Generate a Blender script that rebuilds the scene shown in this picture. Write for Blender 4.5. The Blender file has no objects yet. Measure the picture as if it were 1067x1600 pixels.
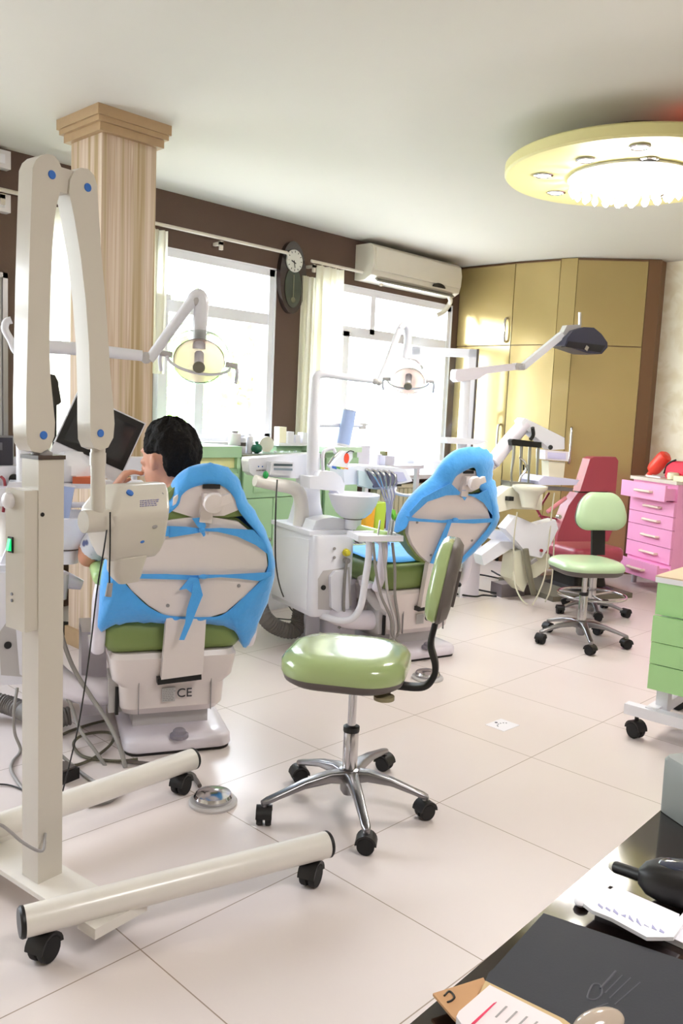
import bpy, bmesh, math, random
from mathutils import Vector, Matrix, Euler
random.seed(7)
PI = math.pi
SC = bpy.context.scene
COL = SC.collection

# ------------------------------------------------------------------ camera
FPX, CH = 1311.0, 1.35
PITCH, ROLL, HEAD = 0.11892683, -0.04476053, 0.76679633
_F = Vector((math.cos(PITCH)*math.cos(HEAD), math.cos(PITCH)*math.sin(HEAD), -math.sin(PITCH)))
_R0 = Vector((math.sin(HEAD), -math.cos(HEAD), 0))
_D0 = _F.cross(_R0)
_R = math.cos(ROLL)*_R0 + math.sin(ROLL)*_D0
_D = -math.sin(ROLL)*_R0 + math.cos(ROLL)*_D0
EYE = Vector((0, 0, CH))

def ray(px, py):
    return _F + _R*((px-533.5)/FPX) + _D*((py-800)/FPX)

def atz(px, py, z=0.0):
    d = ray(px, py); return EYE + d*((z-CH)/d.z)

def aty(px, py, y):
    d = ray(px, py); return EYE + d*(y/d.y)

def atx(px, py, x):
    d = ray(px, py); return EYE + d*(x/d.x)

class Fr:
    """local frame of a thing: origin on the floor, turned about the vertical"""
    def __init__(s, x, y, yaw, z=0.0):
        s.o = Vector((x, y, z)); s.yaw = math.radians(yaw)
        s.M = Matrix.Translation(s.o) @ Matrix.Rotation(s.yaw, 4, 'Z'); s.I = s.M.inverted()
    def eye(s): return s.I @ EYE
    def dir(s, px, py): return s.I.to_3x3() @ ray(px, py)
    def p(s, px, py, axis, val):
        o = s.eye(); d = s.dir(px, py); i = 'xyz'.index(axis)
        return o + d*((val-o[i])/d[i])
    def pl(s, px, py, P0, n):
        o = s.eye(); d = s.dir(px, py); n = Vector(n)
        return o + d*((Vector(P0)-o).dot(n)/d.dot(n))

# ------------------------------------------------------------------ materials
def lin(c):
    out = []
    for v in c[:3]:
        v = v/255.0
        out.append(v/12.92 if v <= 0.04045 else ((v+0.055)/1.055)**2.4)
    return (out[0], out[1], out[2], 1.0)

MATS = {}
def mat(name, col, rough=0.5, metal=0.0, spec=0.5, var=0.04, scale=6.0, bump=0.0, bscale=60.0, coat=0.0, sheen=0.0, trans=0.0, emit=None, estr=0.0, alpha=1.0, ior=1.45, sub=0.0):
    if name in MATS: return MATS[name]
    m = bpy.data.materials.new(name); m.use_nodes = True
    nt = m.node_tree; N = nt.nodes; L = nt.links
    b = N['Principled BSDF']
    b.inputs['Roughness'].default_value = rough
    b.inputs['Metallic'].default_value = metal
    b.inputs['Specular IOR Level'].default_value = spec
    b.inputs['Coat Weight'].default_value = coat
    b.inputs['Coat Roughness'].default_value = 0.08
    b.inputs['Sheen Weight'].default_value = sheen
    b.inputs['Transmission Weight'].default_value = trans
    b.inputs['Alpha'].default_value = alpha
    b.inputs['IOR'].default_value = ior
    if sub:
        b.inputs['Subsurface Weight'].default_value = sub
        b.inputs['Subsurface Radius'].default_value = (0.012, 0.005, 0.003)
    c = lin(col)
    tc = N.new('ShaderNodeTexCoord')
    nz = N.new('ShaderNodeTexNoise'); nz.inputs['Scale'].default_value = scale; nz.inputs['Detail'].default_value = 4
    L.new(tc.outputs['Object'], nz.inputs['Vector'])
    mx = N.new('ShaderNodeMix'); mx.data_type = 'RGBA'
    k = 1-var; k2 = 1+var
    mx.inputs[6].default_value = (c[0]*k, c[1]*k, c[2]*k, 1)
    mx.inputs[7].default_value = (min(c[0]*k2, 1), min(c[1]*k2, 1), min(c[2]*k2, 1), 1)
    L.new(nz.outputs['Fac'], mx.inputs[0]); L.new(mx.outputs[2], b.inputs['Base Color'])
    if bump:
        n2 = N.new('ShaderNodeTexNoise'); n2.inputs['Scale'].default_value = bscale; n2.inputs['Detail'].default_value = 3
        L.new(tc.outputs['Object'], n2.inputs['Vector'])
        bp = N.new('ShaderNodeBump'); bp.inputs['Strength'].default_value = bump; bp.inputs['Distance'].default_value = 0.01
        L.new(n2.outputs['Fac'], bp.inputs['Height']); L.new(bp.outputs['Normal'], b.inputs['Normal'])
    if emit:
        b.inputs['Emission Color'].default_value = lin(emit); b.inputs['Emission Strength'].default_value = estr
    MATS[name] = m
    return m

# ------------------------------------------------------------------ mesh builder
def spline(pts, n=6):
    pts = [Vector(p) for p in pts]
    if len(pts) < 3: return pts
    out = []
    for i in range(len(pts)-1):
        p0 = pts[i-1] if i else pts[0]*2-pts[1]
        p1, p2 = pts[i], pts[i+1]
        p3 = pts[i+2] if i+2 < len(pts) else pts[-1]*2-pts[-2]
        for k in range(n):
            t = k/n
            out.append(0.5*((2*p1)+(p2-p0)*t+(2*p0-5*p1+4*p2-p3)*t*t+(3*p1-p0-3*p2+p3)*t*t*t))
    out.append(pts[-1])
    return out

def frame_of(d):
    d = Vector(d).normalized()
    a = Vector((0, 0, 1)) if abs(d.z) < 0.9 else Vector((1, 0, 0))
    u = d.cross(a).normalized(); v = d.cross(u).normalized()
    return u, v, d

def rrect(hx, hy, r, n=5):
    """rounded rectangle outline, counter-clockwise"""
    r = min(r, hx*0.999, hy*0.999); out = []
    for cx, cy, a0 in ((hx-r, hy-r, 0), (-hx+r, hy-r, 90), (-hx+r, -hy+r, 180), (hx-r, -hy+r, 270)):
        for i in range(n+1):
            a = math.radians(a0+90*i/n); out.append((cx+r*math.cos(a), cy+r*math.sin(a)))
    return out

class B:
    def __init__(s):
        s.bm = bmesh.new(); s.mi = 0
    def m(s, i):
        s.mi = i; return s
    def _face(s, vs):
        try:
            f = s.bm.faces.new(vs); f.material_index = s.mi; return f
        except ValueError:
            return None
    def _bev(s, faces, bev, seg=2):
        if not bev: return
        es = set()
        for f in faces:
            if f and f.is_valid:
                for e in f.edges:
                    if len(e.link_faces) == 2 and e.calc_face_angle(0) > 0.5: es.add(e)
        if es:
            r = bmesh.ops.bevel(s.bm, geom=list(es), offset=bev, segments=seg, profile=0.5, affect='EDGES', clamp_overlap=True)
            for f in r['faces']: f.material_index = s.mi
    def box(s, c, size, rz=0.0, rot=None, bev=0.0, seg=2):
        R = rot if rot is not None else Matrix.Rotation(math.radians(rz), 3, 'Z')
        c = Vector(c); h = Vector(size)/2
        v = [s.bm.verts.new(c + R @ Vector((x*h.x, y*h.y, z*h.z))) for x in (-1, 1) for y in (-1, 1) for z in (-1, 1)]
        fs = [s._face([v[i] for i in q]) for q in ((0, 1, 3, 2), (4, 6, 7, 5), (0, 4, 5, 1), (2, 3, 7, 6), (0, 2, 6, 4), (1, 5, 7, 3))]
        s._bev(fs, bev, seg); return s
    def loft(s, rings, cap=True, close=True, bev=0.0):
        V = [[s.bm.verts.new(p) for p in r] for r in rings]; n = len(V[0]); fs = []
        for a, b in zip(V, V[1:]):
            for i in range(n if close else n-1):
                j = (i+1) % n
                fs.append(s._face([a[i], a[j], b[j], b[i]]))
        if cap and close:
            fs.append(s._face(list(reversed(V[0])))); fs.append(s._face(V[-1]))
        s._bev(fs, bev); return s
    def cyl(s, a, b, r, r2=None, seg=20, cap=True):
        a, b = Vector(a), Vector(b); r2 = r if r2 is None else r2
        u, v, d = frame_of(b-a)
        R = lambda c, q: [c+u*q*math.cos(2*PI*i/seg)+v*q*math.sin(2*PI*i/seg) for i in range(seg)]
        return s.loft([R(a, r), R(b, r2)], cap)
    def tube(s, pts, r, seg=10, n=6, sm=True, cap=True):
        P = spline(pts, n) if sm else [Vector(p) for p in pts]
        m = len(P); rad = (lambda t: r) if not isinstance(r, (list, tuple)) else None
        if rad is None:
            rl = list(r)
            def rad(t):
                x = t*(len(rl)-1); i = min(int(x), len(rl)-2); return rl[i]+(rl[i+1]-rl[i])*(x-i)
        rings = []; u = None
        for i, p in enumerate(P):
            d = (P[min(i+1, m-1)]-P[max(i-1, 0)])
            if d.length < 1e-9: continue
            d.normalize()
            if u is None: u, v, _ = frame_of(d)
            else:
                u = (u-d*u.dot(d)).normalized(); v = d.cross(u)
            q = rad(i/(m-1))
            rings.append([p+u*q*math.cos(2*PI*k/seg)+v*q*math.sin(2*PI*k/seg) for k in range(seg)])
        return s.loft(rings, cap)
    def lathe(s, prof, o=(0, 0, 0), d=(0, 0, 1), seg=28, cap=True):
        u, v, d = frame_of(d); o = Vector(o); rings = []
        for r, z in prof:
            r = max(r, 1e-4)
            rings.append([o+d*z+u*r*math.cos(2*PI*i/seg)+v*r*math.sin(2*PI*i/seg) for i in range(seg)])
        return s.loft(rings, cap)
    def ext(s, poly, vec, bev=0.0, seg=2):
        vec = Vector(vec); poly = [Vector(p) for p in poly]
        a = [s.bm.verts.new(p) for p in poly]; b = [s.bm.verts.new(p+vec) for p in poly]; n = len(a)
        fs = [s._face(list(reversed(a))), s._face(b)]
        for i in range(n):
            j = (i+1) % n; fs.append(s._face([a[i], a[j], b[j], b[i]]))
        s._bev(fs, bev, seg); return s
    def sph(s, c, r, seg=20, rings=12, rot=None):
        c = Vector(c); r = Vector((r, r, r)) if not hasattr(r, '__len__') else Vector(r); R = rot or Matrix.Identity(3)
        rg = []
        for i in range(rings+1):
            a = PI*i/rings; q = max(math.sin(a), 1e-3)
            rg.append([c+R @ Vector((r.x*q*math.cos(2*PI*k/seg), r.y*q*math.sin(2*PI*k/seg), -r.z*math.cos(a))) for k in range(seg)])
        return s.loft(rg, True)
    def pillow(s, c, hx, hy, hz, rc, edge, n=6, rot=None, crown=0.0):
        """soft pad: rounded rectangle in plan, rounded rim"""
        c = Vector(c); R = rot or Matrix.Identity(3); rg = []
        st = 5
        for i in range(st+1):
            a = -PI/2+PI*i/st
            ins = edge*(1-math.cos(a)); z = (hz-edge)*(1 if a > 0 else -1)*(abs(math.sin(a))**0.001)+edge*math.sin(a) if hz > edge else hz*math.sin(a)
            rg.append([c+R @ Vector((x, y, z)) for x, y in rrect(hx-ins, hy-ins, max(rc-ins, 0.003), n)])
        top = rg[-1]
        if crown:
            for f, q in ((0.72, 0.7), (0.4, 0.95), (0.12, 1.0)):
                cc = sum((Vector(p) for p in top), Vector())/len(top)
                rg.append([cc+(p-cc)*f+R @ Vector((0, 0, crown*q)) for p in top])
        return s.loft(rg, True)
    def quad(s, ps):
        s._face([s.bm.verts.new(p) for p in ps]); return s
    def grid(s, f, nu, nv, thick=0.0):
        V = [[s.bm.verts.new(f(i/nu, j/nv)) for j in range(nv+1)] for i in range(nu+1)]
        for i in range(nu):
            for j in range(nv):
                s._face([V[i][j], V[i+1][j], V[i+1][j+1], V[i][j+1]])
        return s
    def mesh(s, name, mats, sharp=38):
        bm = s.bm
        bmesh.ops.recalc_face_normals(bm, faces=bm.faces[:])
        lim = math.radians(sharp)
        for f in bm.faces: f.smooth = True
        for e in bm.edges:
            if len(e.link_faces) == 2 and e.calc_face_angle(0) > lim: e.smooth = False
        me = bpy.data.meshes.new(name); bm.to_mesh(me); bm.free()
        for m in (mats if isinstance(mats, (list, tuple)) else [mats]): me.materials.append(m)
        return me
    def done(s, name, mats, parent=None, label=None, sharp=38, solid=0.0):
        me = s.mesh(name, mats, sharp)
        o = bpy.data.objects.new(name, me); COL.objects.link(o)
        if parent is not None: o.parent = parent
        if label: o['label'] = label
        if solid:
            md = o.modifiers.new('thickness', 'SOLIDIFY'); md.thickness = solid; md.offset = 0
        return o

def thing(name, label, cat, fr=None, group=None):
    o = bpy.data.objects.new(name, None); COL.objects.link(o)
    o.empty_display_size = 0.1
    if fr is not None: o.matrix_world = fr.M
    o['label'] = label; o['category'] = cat
    if group: o['group'] = group
    return o

def tag(o, label, cat, group=None, kind=None):
    o['label'] = label; o['category'] = cat
    if group: o['group'] = group
    if kind: o['kind'] = kind
    return o

def struct(o, label=None, cat=None):
    o['kind'] = 'structure'
    if label: o['label'] = label
    if cat: o['category'] = cat
    return o

def dup(r, label, fr=None, mw=None, group=None):
    c = r.copy(); COL.objects.link(c)
    if fr is not None: c.matrix_world = fr.M
    if mw is not None: c.matrix_world = mw
    c['label'] = label
    if group: c['group'] = group
    def rec(a, b):
        for ch in list(a.children):
            d = ch.copy(); COL.objects.link(d); d.parent = b
            rec(ch, d)
    rec(r, c)
    return c

def text(body, size, name, m, parent, matrix, extr=0.0004):
    cu = bpy.data.curves.new(name, 'FONT'); cu.body = body; cu.size = size; cu.extrude = extr
    cu.align_x = 'CENTER'; cu.align_y = 'CENTER'
    o = bpy.data.objects.new(name, cu); COL.objects.link(o)
    dg = bpy.context.evaluated_depsgraph_get()
    me = bpy.data.meshes.new_from_object(o.evaluated_get(dg)); bpy.data.objects.remove(o)
    me.transform(matrix); me.materials.clear(); me.materials.append(m)
    o = bpy.data.objects.new(name, me); COL.objects.link(o)
    if parent is not None: o.parent = parent
    return o

def remesh(o, vox, smooth=6):
    md = o.modifiers.new('r', 'REMESH'); md.mode = 'VOXEL'; md.voxel_size = vox
    ms = o.modifiers.new('s', 'SMOOTH'); ms.iterations = smooth; ms.factor = 0.5
    dg = bpy.context.evaluated_depsgraph_get()
    me = bpy.data.meshes.new_from_object(o.evaluated_get(dg))
    for p in me.polygons: p.use_smooth = True
    old = o.data; o.modifiers.clear(); o.data = me; me.name = old.name
    return o

# ------------------------------------------------------------------ palette
white = mat('white_enamel', (228, 228, 236), 0.28, coat=0.2)
cream = mat('cream_enamel', (218, 212, 198), 0.3, coat=0.25)
offw = mat('off_white_plastic', (220, 216, 218), 0.4)
beigep = mat('aged_white_plastic', (222, 214, 190), 0.45)
pvc = mat('white_pvc', (232, 232, 238), 0.35)
black = mat('black_plastic', (24, 22, 22), 0.45)
dark = mat('dark_grey_plastic', (92, 84, 80), 0.5)
darkmetal = mat('dark_metal', (44, 40, 38), 0.4, 0.3)
chrome = mat('polished_chrome', (205, 203, 206), 0.14, 1.0)
alu = mat('cast_aluminium', (150, 148, 150), 0.28, 1.0)
steel = mat('grey_steel', (150, 152, 160), 0.4, 0.6)
greyp = mat('grey_plastic', (150, 146, 146), 0.5)
lgrey = mat('light_grey_plastic', (188, 184, 184), 0.45)
hosegrey = mat('grey_hose', (142, 138, 134), 0.5)
rubber = mat('black_rubber', (26, 25, 26), 0.7)
bluedot = mat('blue_plastic_plug', (52, 108, 190), 0.4)
green_seat = mat('olive_green_vinyl', (124, 142, 82), 0.42, bump=0.06, bscale=240)
green_stool = mat('green_vinyl', (156, 174, 118), 0.22, coat=0.6, bump=0.03, bscale=300)
pale_stool = mat('pale_green_vinyl', (178, 202, 164), 0.3, coat=0.3)
mint = mat('mint_green_laminate', (172, 208, 168), 0.4)
bluecl = mat('blue_nonwoven_cloth', (76, 164, 238), 0.75, bump=0.35, bscale=45, var=0.12, scale=14, sheen=0.3)
bluelt = mat('pale_blue_plastic', (170, 190, 232), 0.4)
red_vinyl = mat('red_vinyl', (164, 66, 82), 0.4, coat=0.1)
pink = mat('pink_laminate', (240, 164, 208), 0.38)
wardm = mat('khaki_gloss_laminate', (178, 156, 104), 0.17, metal=0.3, coat=0.15, var=0.05, scale=3)
wardtrim = mat('brown_trim_wood', (120, 88, 62), 0.35)
skin = mat('skin', (206, 150, 124), 0.5, sub=0.15, var=0.06, scale=18)
hairm = mat('black_hair', (22, 19, 18), 0.8, bump=0.5, bscale=160, spec=0.2)
paper = mat('white_paper', (228, 226, 232), 0.7)
# ------------------------------------------------------------------ the room
HC = 2.787
YW = 5.03
XR = 7.42
def tile_material():
    m = bpy.data.materials.new('floor_tiles'); m.use_nodes = True
    nt = m.node_tree; N = nt.nodes; L = nt.links; b = N['Principled BSDF']
    tc = N.new('ShaderNodeTexCoord'); sx = N.new('ShaderNodeSeparateXYZ'); L.new(tc.outputs['Object'], sx.inputs[0])
    def line(out, off):
        a = N.new('ShaderNodeMath'); a.operation = 'ADD'; a.inputs[1].default_value = off; L.new(sx.outputs[out], a.inputs[0])
        d = N.new('ShaderNodeMath'); d.operation = 'DIVIDE'; d.inputs[1].default_value = 0.606; L.new(a.outputs[0], d.inputs[0])
        f = N.new('ShaderNodeMath'); f.operation = 'FRACT'; L.new(d.outputs[0], f.inputs[0])
        q = N.new('ShaderNodeMath'); q.operation = 'SUBTRACT'; q.inputs[1].default_value = 0.5; L.new(f.outputs[0], q.inputs[0])
        ab = N.new('ShaderNodeMath'); ab.operation = 'ABSOLUTE'; L.new(q.outputs[0], ab.inputs[0])
        g = N.new('ShaderNodeMath'); g.operation = 'GREATER_THAN'; g.inputs[1].default_value = 0.4972; L.new(ab.outputs[0], g.inputs[0])
        return g
    g1 = line('X', 60.6-1.085); g2 = line('Y', 60.6-1.672)
    mxm = N.new('ShaderNodeMath'); mxm.operation = 'MAXIMUM'; L.new(g1.outputs[0], mxm.inputs[0]); L.new(g2.outputs[0], mxm.inputs[1])
    nz = N.new('ShaderNodeTexNoise'); nz.inputs['Scale'].default_value = 1.7; nz.inputs['Detail'].default_value = 5; L.new(tc.outputs['Object'], nz.inputs['Vector'])
    mx = N.new('ShaderNodeMix'); mx.data_type = 'RGBA'; mx.inputs[6].default_value = lin((212, 200, 196)); mx.inputs[7].default_value = lin((222, 212, 209)); L.new(nz.outputs['Fac'], mx.inputs[0])
    m2 = N.new('ShaderNodeMix'); m2.data_type = 'RGBA'; m2.inputs[7].default_value = lin((150, 132, 118)); L.new(mx.outputs[2], m2.inputs[6]); L.new(mxm.outputs[0], m2.inputs[0])
    L.new(m2.outputs[2], b.inputs['Base Color']); b.inputs['Roughness'].default_value = 0.28; b.inputs['Specular IOR Level'].default_value = 0.45
    return m
floor_m = tile_material()
ceil_m = mat('ceiling_paint', (212, 209, 200), 0.8, var=0.02, scale=2)
brown_m = mat('brown_wall_paint', (90, 69, 58), 0.65, bump=0.15, bscale=180)
def wallpaper():
    m = mat('cream_wallpaper', (232, 222, 190), 0.6)
    nt = m.node_tree; N = nt.nodes; L = nt.links; b = N['Principled BSDF']
    tc = N.new('ShaderNodeTexCoord'); mp = N.new('ShaderNodeMapping'); L.new(tc.outputs['Object'], mp.inputs[0])
    w = N.new('ShaderNodeTexVoronoi'); w.inputs['Scale'].default_value = 9; w.feature = 'SMOOTH_F1'; L.new(mp.outputs[0], w.inputs['Vector'])
    nz = N.new('ShaderNodeTexNoise'); nz.inputs['Scale'].default_value = 5; nz.inputs['Distortion'].default_value = 2.5; L.new(mp.outputs[0], nz.inputs['Vector'])
    ad = N.new('ShaderNodeMath'); ad.operation = 'MULTIPLY'; L.new(w.outputs['Distance'], ad.inputs[0]); L.new(nz.outputs['Fac'], ad.inputs[1])
    cr = N.new('ShaderNodeValToRGB'); cr.color_ramp.elements[0].position = 0.1; cr.color_ramp.elements[1].position = 0.3
    cr.color_ramp.elements[0].color = lin((228, 218, 190)); cr.color_ramp.elements[1].color = lin((242, 236, 216))
    L.new(ad.outputs[0], cr.inputs[0]); L.new(cr.outputs[0], b.inputs['Base Color'])
    return m
paper_m = wallpaper()
def striped(name, base, stripe, axis='X', sc=34.0):
    m = bpy.data.materials.new(name); m.use_nodes = True
    nt = m.node_tree; N = nt.nodes; L = nt.links; b = N['Principled BSDF']
    tc = N.new('ShaderNodeTexCoord'); mp = N.new('ShaderNodeMapping'); mp.inputs['Scale'].default_value = (sc, sc, 0.45); L.new(tc.outputs['Object'], mp.inputs[0])
    nz = N.new('ShaderNodeTexNoise'); nz.inputs['Scale'].default_value = 1.0; nz.inputs['Detail'].default_value = 2.5; L.new(mp.outputs[0], nz.inputs['Vector'])
    cr = N.new('ShaderNodeValToRGB'); e = cr.color_ramp.elements
    e[0].position = 0.36; e[0].color = lin(base); e[1].position = 0.62; e[1].color = lin(stripe)
    x = e.new(0.47); x.color = lin((200, 180, 154)); x = e.new(0.52); x.color = lin((186, 160, 138)); x = e.new(0.56); x.color = lin(stripe); x = e.new(0.58); x.color = lin((194, 168, 142))
    L.new(nz.outputs['Fac'], cr.inputs[0]); L.new(cr.outputs[0], b.inputs['Base Color']); b.inputs['Roughness'].default_value = 0.4
    return m
col_m = striped('striped_veneer', (168, 144, 104), (212, 194, 176))
wood_m = mat('tan_wood_moulding', (176, 148, 112), 0.4, var=0.1, scale=20)

X0, Y0 = -2.2, -2.2
f = B().box(((X0+XR)/2+0.1, (Y0+YW)/2+0.1, -0.05), (XR-X0+0.6, YW-Y0+0.6, 0.1)).done('floor', floor_m)
struct(f, 'pale beige square tiled floor', 'floor')
c = B().box(((X0+XR)/2+0.1, (Y0+YW)/2+0.1, HC+0.06), (XR-X0+0.6, YW-Y0+0.6, 0.12)).done('ceiling', ceil_m)
struct(c, 'plain off-white ceiling', 'ceiling')

# window wall with three openings and an unseen one added for light
WX = (-1.7, 1.3, 0.9, 2.42); W0 = (2.42, 3.12, 1.09, 2.42); W1 = (3.30, 4.385, 1.09, 2.42); W2 = (4.80, 6.64, 0.80, 2.41)
b = B(); T = 0.22
def wseg(x0, x1, z0, z1): b.box(((x0+x1)/2, YW+T/2, (z0+z1)/2), (x1-x0, T, z1-z0))
xs = X0
for (a, d, z0, z1) in (WX, W0, W1, W2):
    wseg(xs, a, 0, HC); wseg(a, d, 0, z0); wseg(a, d, z1, HC); xs = d
wseg(xs, XR+0.2, 0, HC)
struct(b.done('wall_left', brown_m), 'dark brown wall holding the windows, clock and air conditioner', 'wall')
w = B().box((XR+0.1, (YW+Y0)/2, HC/2), (0.2, YW-Y0, HC)).done('wall_right', paper_m)
struct(w, 'cream patterned wallpaper wall behind the pink drawer cabinet', 'wall')

plaster = mat('pale_plaster', (214, 206, 192), 0.7)
struct(B().box(((X0+XR)/2, Y0-0.1, HC/2), (XR-X0+0.4, 0.2, HC)).done('wall_back', plaster), 'pale plain wall behind the camera', 'wall')
struct(B().box((X0-0.1, (Y0+YW)/2+0.1, HC/2), (0.2, YW-Y0+0.2, HC)).done('wall_front', plaster), 'pale plain wall at the near end of the room', 'wall')
# ceiling beam-less column with capital
cb = B(); cx0, cx1, cy0, cy1 = 2.25, 2.565, 3.93, 4.24
colr = thing('column', 'square striped wood veneer column with a stepped capital at the ceiling', 'column'); colr['kind'] = 'structure'
B().box(((cx0+cx1)/2, (cy0+cy1)/2, HC/2-0.03), (cx1-cx0, cy1-cy0, HC-0.06), bev=0.004).done('shaft', col_m, colr)
k = B()
for dz0, dz1, o in ((0.0, 0.05, 0.055), (0.05, 0.075, 0.045), (0.075, 0.115, 0.028)):
    k.box(((cx0+cx1)/2, (cy0+cy1)/2, HC-(dz0+dz1)/2), (cx1-cx0+2*o, cy1-cy0+2*o, dz1-dz0), bev=0.006)
k.done('capital', wood_m, colr)
k = B()
k.box(((cx0+cx1)/2, (cy0+cy1)/2, 0.05), (cx1-cx0+0.03, cy1-cy0+0.03, 0.10), bev=0.006); k.done('skirting', wood_m, colr)

# windows
glass = bpy.data.materials.new('window_glass'); glass.use_nodes = True
_n = glass.node_tree.nodes; _l = glass.node_tree.links; _n.remove(_n['Principled BSDF'])
_t = _n.new('ShaderNodeBsdfTransparent'); _t.inputs[0].default_value = (0.96, 0.98, 0.97, 1); _g = _n.new('ShaderNodeBsdfGlossy'); _g.inputs['Roughness'].default_value = 0.02
_m = _n.new('ShaderNodeMixShader'); _m.inputs[0].default_value = 0.05
_l.new(_t.outputs[0], _m.inputs[1]); _l.new(_g.outputs[0], _m.inputs[2]); _l.new(_m.outputs[0], _n['Material Output'].inputs[0])
def bars(bb, x0, x1, z0, z1, y, t, w, extra=()):
    bb.box(((x0+x1)/2, y, z1-w/2), (x1-x0, t, w), bev=0.006); bb.box(((x0+x1)/2, y, z0+w/2), (x1-x0, t, w), bev=0.006)
    bb.box((x0+w/2, y, (z0+z1)/2), (w, t, z1-z0), bev=0.006); bb.box((x1-w/2, y, (z0+z1)/2), (w, t, z1-z0), bev=0.006)
    for e in extra: bb.box(e[0], e[1], bev=0.005)
def window(n, W, zt, ups, lows, label):
    x0, x1, z0, z1 = W; y = YW+0.05
    r = thing('window_%d' % n, label, 'window'); r['kind'] = 'structure'
    ex = [(((x0+x1)/2, y, zt), (x1-x0, 0.07, 0.085))]
    ex += [((u, y, (zt+z1)/2), (0.06, 0.07, z1-zt)) for u in ups] + [((u, y, (zt+z0)/2), (0.075, 0.07, zt-z0)) for u in lows]
    bb = B(); bars(bb, x0, x1, z0, z1, y, 0.08, 0.062, ex); bb.done('frame', pvc, r)
    B().box(((x0+x1)/2, y+0.005, (z0+z1)/2), (x1-x0-0.04, 0.006, z1-z0-0.04)).done('pane', glass, r)
    jb = B()
    for bx, bs in ((((x0+x1)/2, YW+0.112, z0+0.006), (x1-x0, 0.225, 0.012)), (((x0+x1)/2, YW+0.112, z1-0.006), (x1-x0, 0.225, 0.012)), ((x0+0.006, YW+0.112, (z0+z1)/2), (0.012, 0.225, z1-z0)), ((x1-0.006, YW+0.112, (z0+z1)/2), (0.012, 0.225, z1-z0))): jb.box(bx, bs)
    jb.done('jamb_lining', pvc, r)
    return r
w0 = window(1, W0, 2.03, (), (2.8,), 'curtained window left of the striped column')
w1 = window(2, W1, 2.03, (), (3.69,), 'white framed window between the striped column and the clock')
w2 = window(3, W2, 2.03, (5.52,), (5.20, 6.02), 'wide white framed window below the air conditioner with one sash open')
w3 = window(4, WX, 2.03, (-0.2,), (-0.7, 0.3), 'wide unseen window added for light, in the brown wall at the near end')
# open sash hinged on the middle post
hx, hy = 6.03, YW-0.02
fe = atx(727, 560, 6.38)
ang = math.atan2(fe.y-hy, fe.x-hx)
sf = Fr(hx, hy, math.degrees(ang))
sw = 0.60; bb = B()
bars(bb, 0, sw, 0.86, 1.97, 0, 0.055, 0.075)
sash = bb.done('open_sash', pvc, w2); sash.matrix_world = sf.M
B().box((sw/2, 0, 1.415), (sw-0.1, 0.008, 1.0)).done('sash_pane', glass, sash)
B().box((sw+0.004, 0.0, 1.415), (0.022, 0.064, 1.115), bev=0.003).done('gasket', dark, sash)
bb = B().box((sw-0.04, 0.045, 1.40), (0.02, 0.03, 0.05)).box((sw-0.04, 0.065, 1.35), (0.018, 0.018, 0.12), bev=0.004); bb.done('handle', pvc, sash)
# tall white casement stile beside the column
bb = B().box((3.325, YW-0.03, 1.57), (0.075, 0.06, 0.98), bev=0.006).box((3.325, YW-0.035, 2.075), (0.095, 0.075, 0.035), bev=0.006)
bb.done('side_stile', pvc, w1)
sill = B().box(((W2[0]+W2[1])/2, YW-0.06, W2[2]-0.02), (W2[1]-W2[0]+0.06, 0.16, 0.04), bev=0.008).done('sill', pvc, w2)
B().box((W1[0]/2+W1[1]/2, YW-0.03, W1[2]-0.015), (W1[1]-W1[0]+0.04, 0.1, 0.03), bev=0.008).done('sill', pvc, w1)

# ------------------------------------------------------------------ wardrobe in the corner
wr = thing('wardrobe', 'glossy khaki built-in wardrobe filling the corner under the ceiling', 'wardrobe')
PA, PB_, PC, PD = Vector((6.73, 5.03, 0)), Vector((6.73, 4.41, 0)), Vector((6.79, 3.98, 0)), Vector((6.835, 3.84, 0))
PE, PF = Vector((7.20, 3.36, 0)), Vector((7.275, 3.277, 0))
def wslab(p, q, z0, z1, t, gap=0.004, bev=0.003, b_=None):
    bb = b_ or B(); d = (q-p); L = d.length; d.normalize(); n = Vector((-d.y, d.x, 0))
    if n.x < 0: n = -n
    mid = (p+q)/2 + n*(t/2); a = math.atan2(d.y, d.x)
    bb.box((mid.x, mid.y, (z0+z1)/2), (L-gap*2, t, z1-z0-gap*2), rz=math.degrees(a), bev=bev)
    return bb
zs = 2.03
# carcass behind the doors
off = Vector((0.022, 0, 0)); bb = B()
bb.ext([PA+off, PB_+off, PC+off, PD+off, PE+off, PF+Vector((0.0, 0.02, 0)), Vector((XR-0.005, 3.30, 0)), Vector((XR-0.005, YW-0.005, 0)), Vector((6.752, YW-0.005, 0))], (0, 0, HC-0.003)); bb.done('body', wardtrim, wr)
def wdoor(p, q, z0, z1, hz, side, name='door'):
    o = wslab(p, q, z0, z1, 0.02).done(name, wardm, wr)
    if hz:
        d = (q-p).normalized(); n = Vector((-d.y, d.x, 0)); n = n if n.x < 0 else -n
        h = (q-d*0.05 if side else p+d*0.05)
        hb = B().tube([h+Vector((0, 0, hz[0])), h+n*0.035+Vector((0, 0, hz[0]+0.02)), h+n*0.042+Vector((0, 0, (hz[0]+hz[1])/2)), h+n*0.035+Vector((0, 0, hz[1]-0.02)), h+Vector((0, 0, hz[1]))], 0.011)
        hb.done('handle', chrome, o)
    return o
wdoor(PA, PB_, 0.10, zs, (1.02, 1.30), True); wdoor(PA, PB_, zs, HC-0.02, (2.06, 2.28), True)
wdoor(PB_, PC, 0.10, zs, None, False); wdoor(PB_, PC, zs, HC-0.02, None, False)
wslab(PC, PD, 0.0, HC-0.005, 0.02, gap=0.001).done('filler_panel', wardm, wr)
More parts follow.
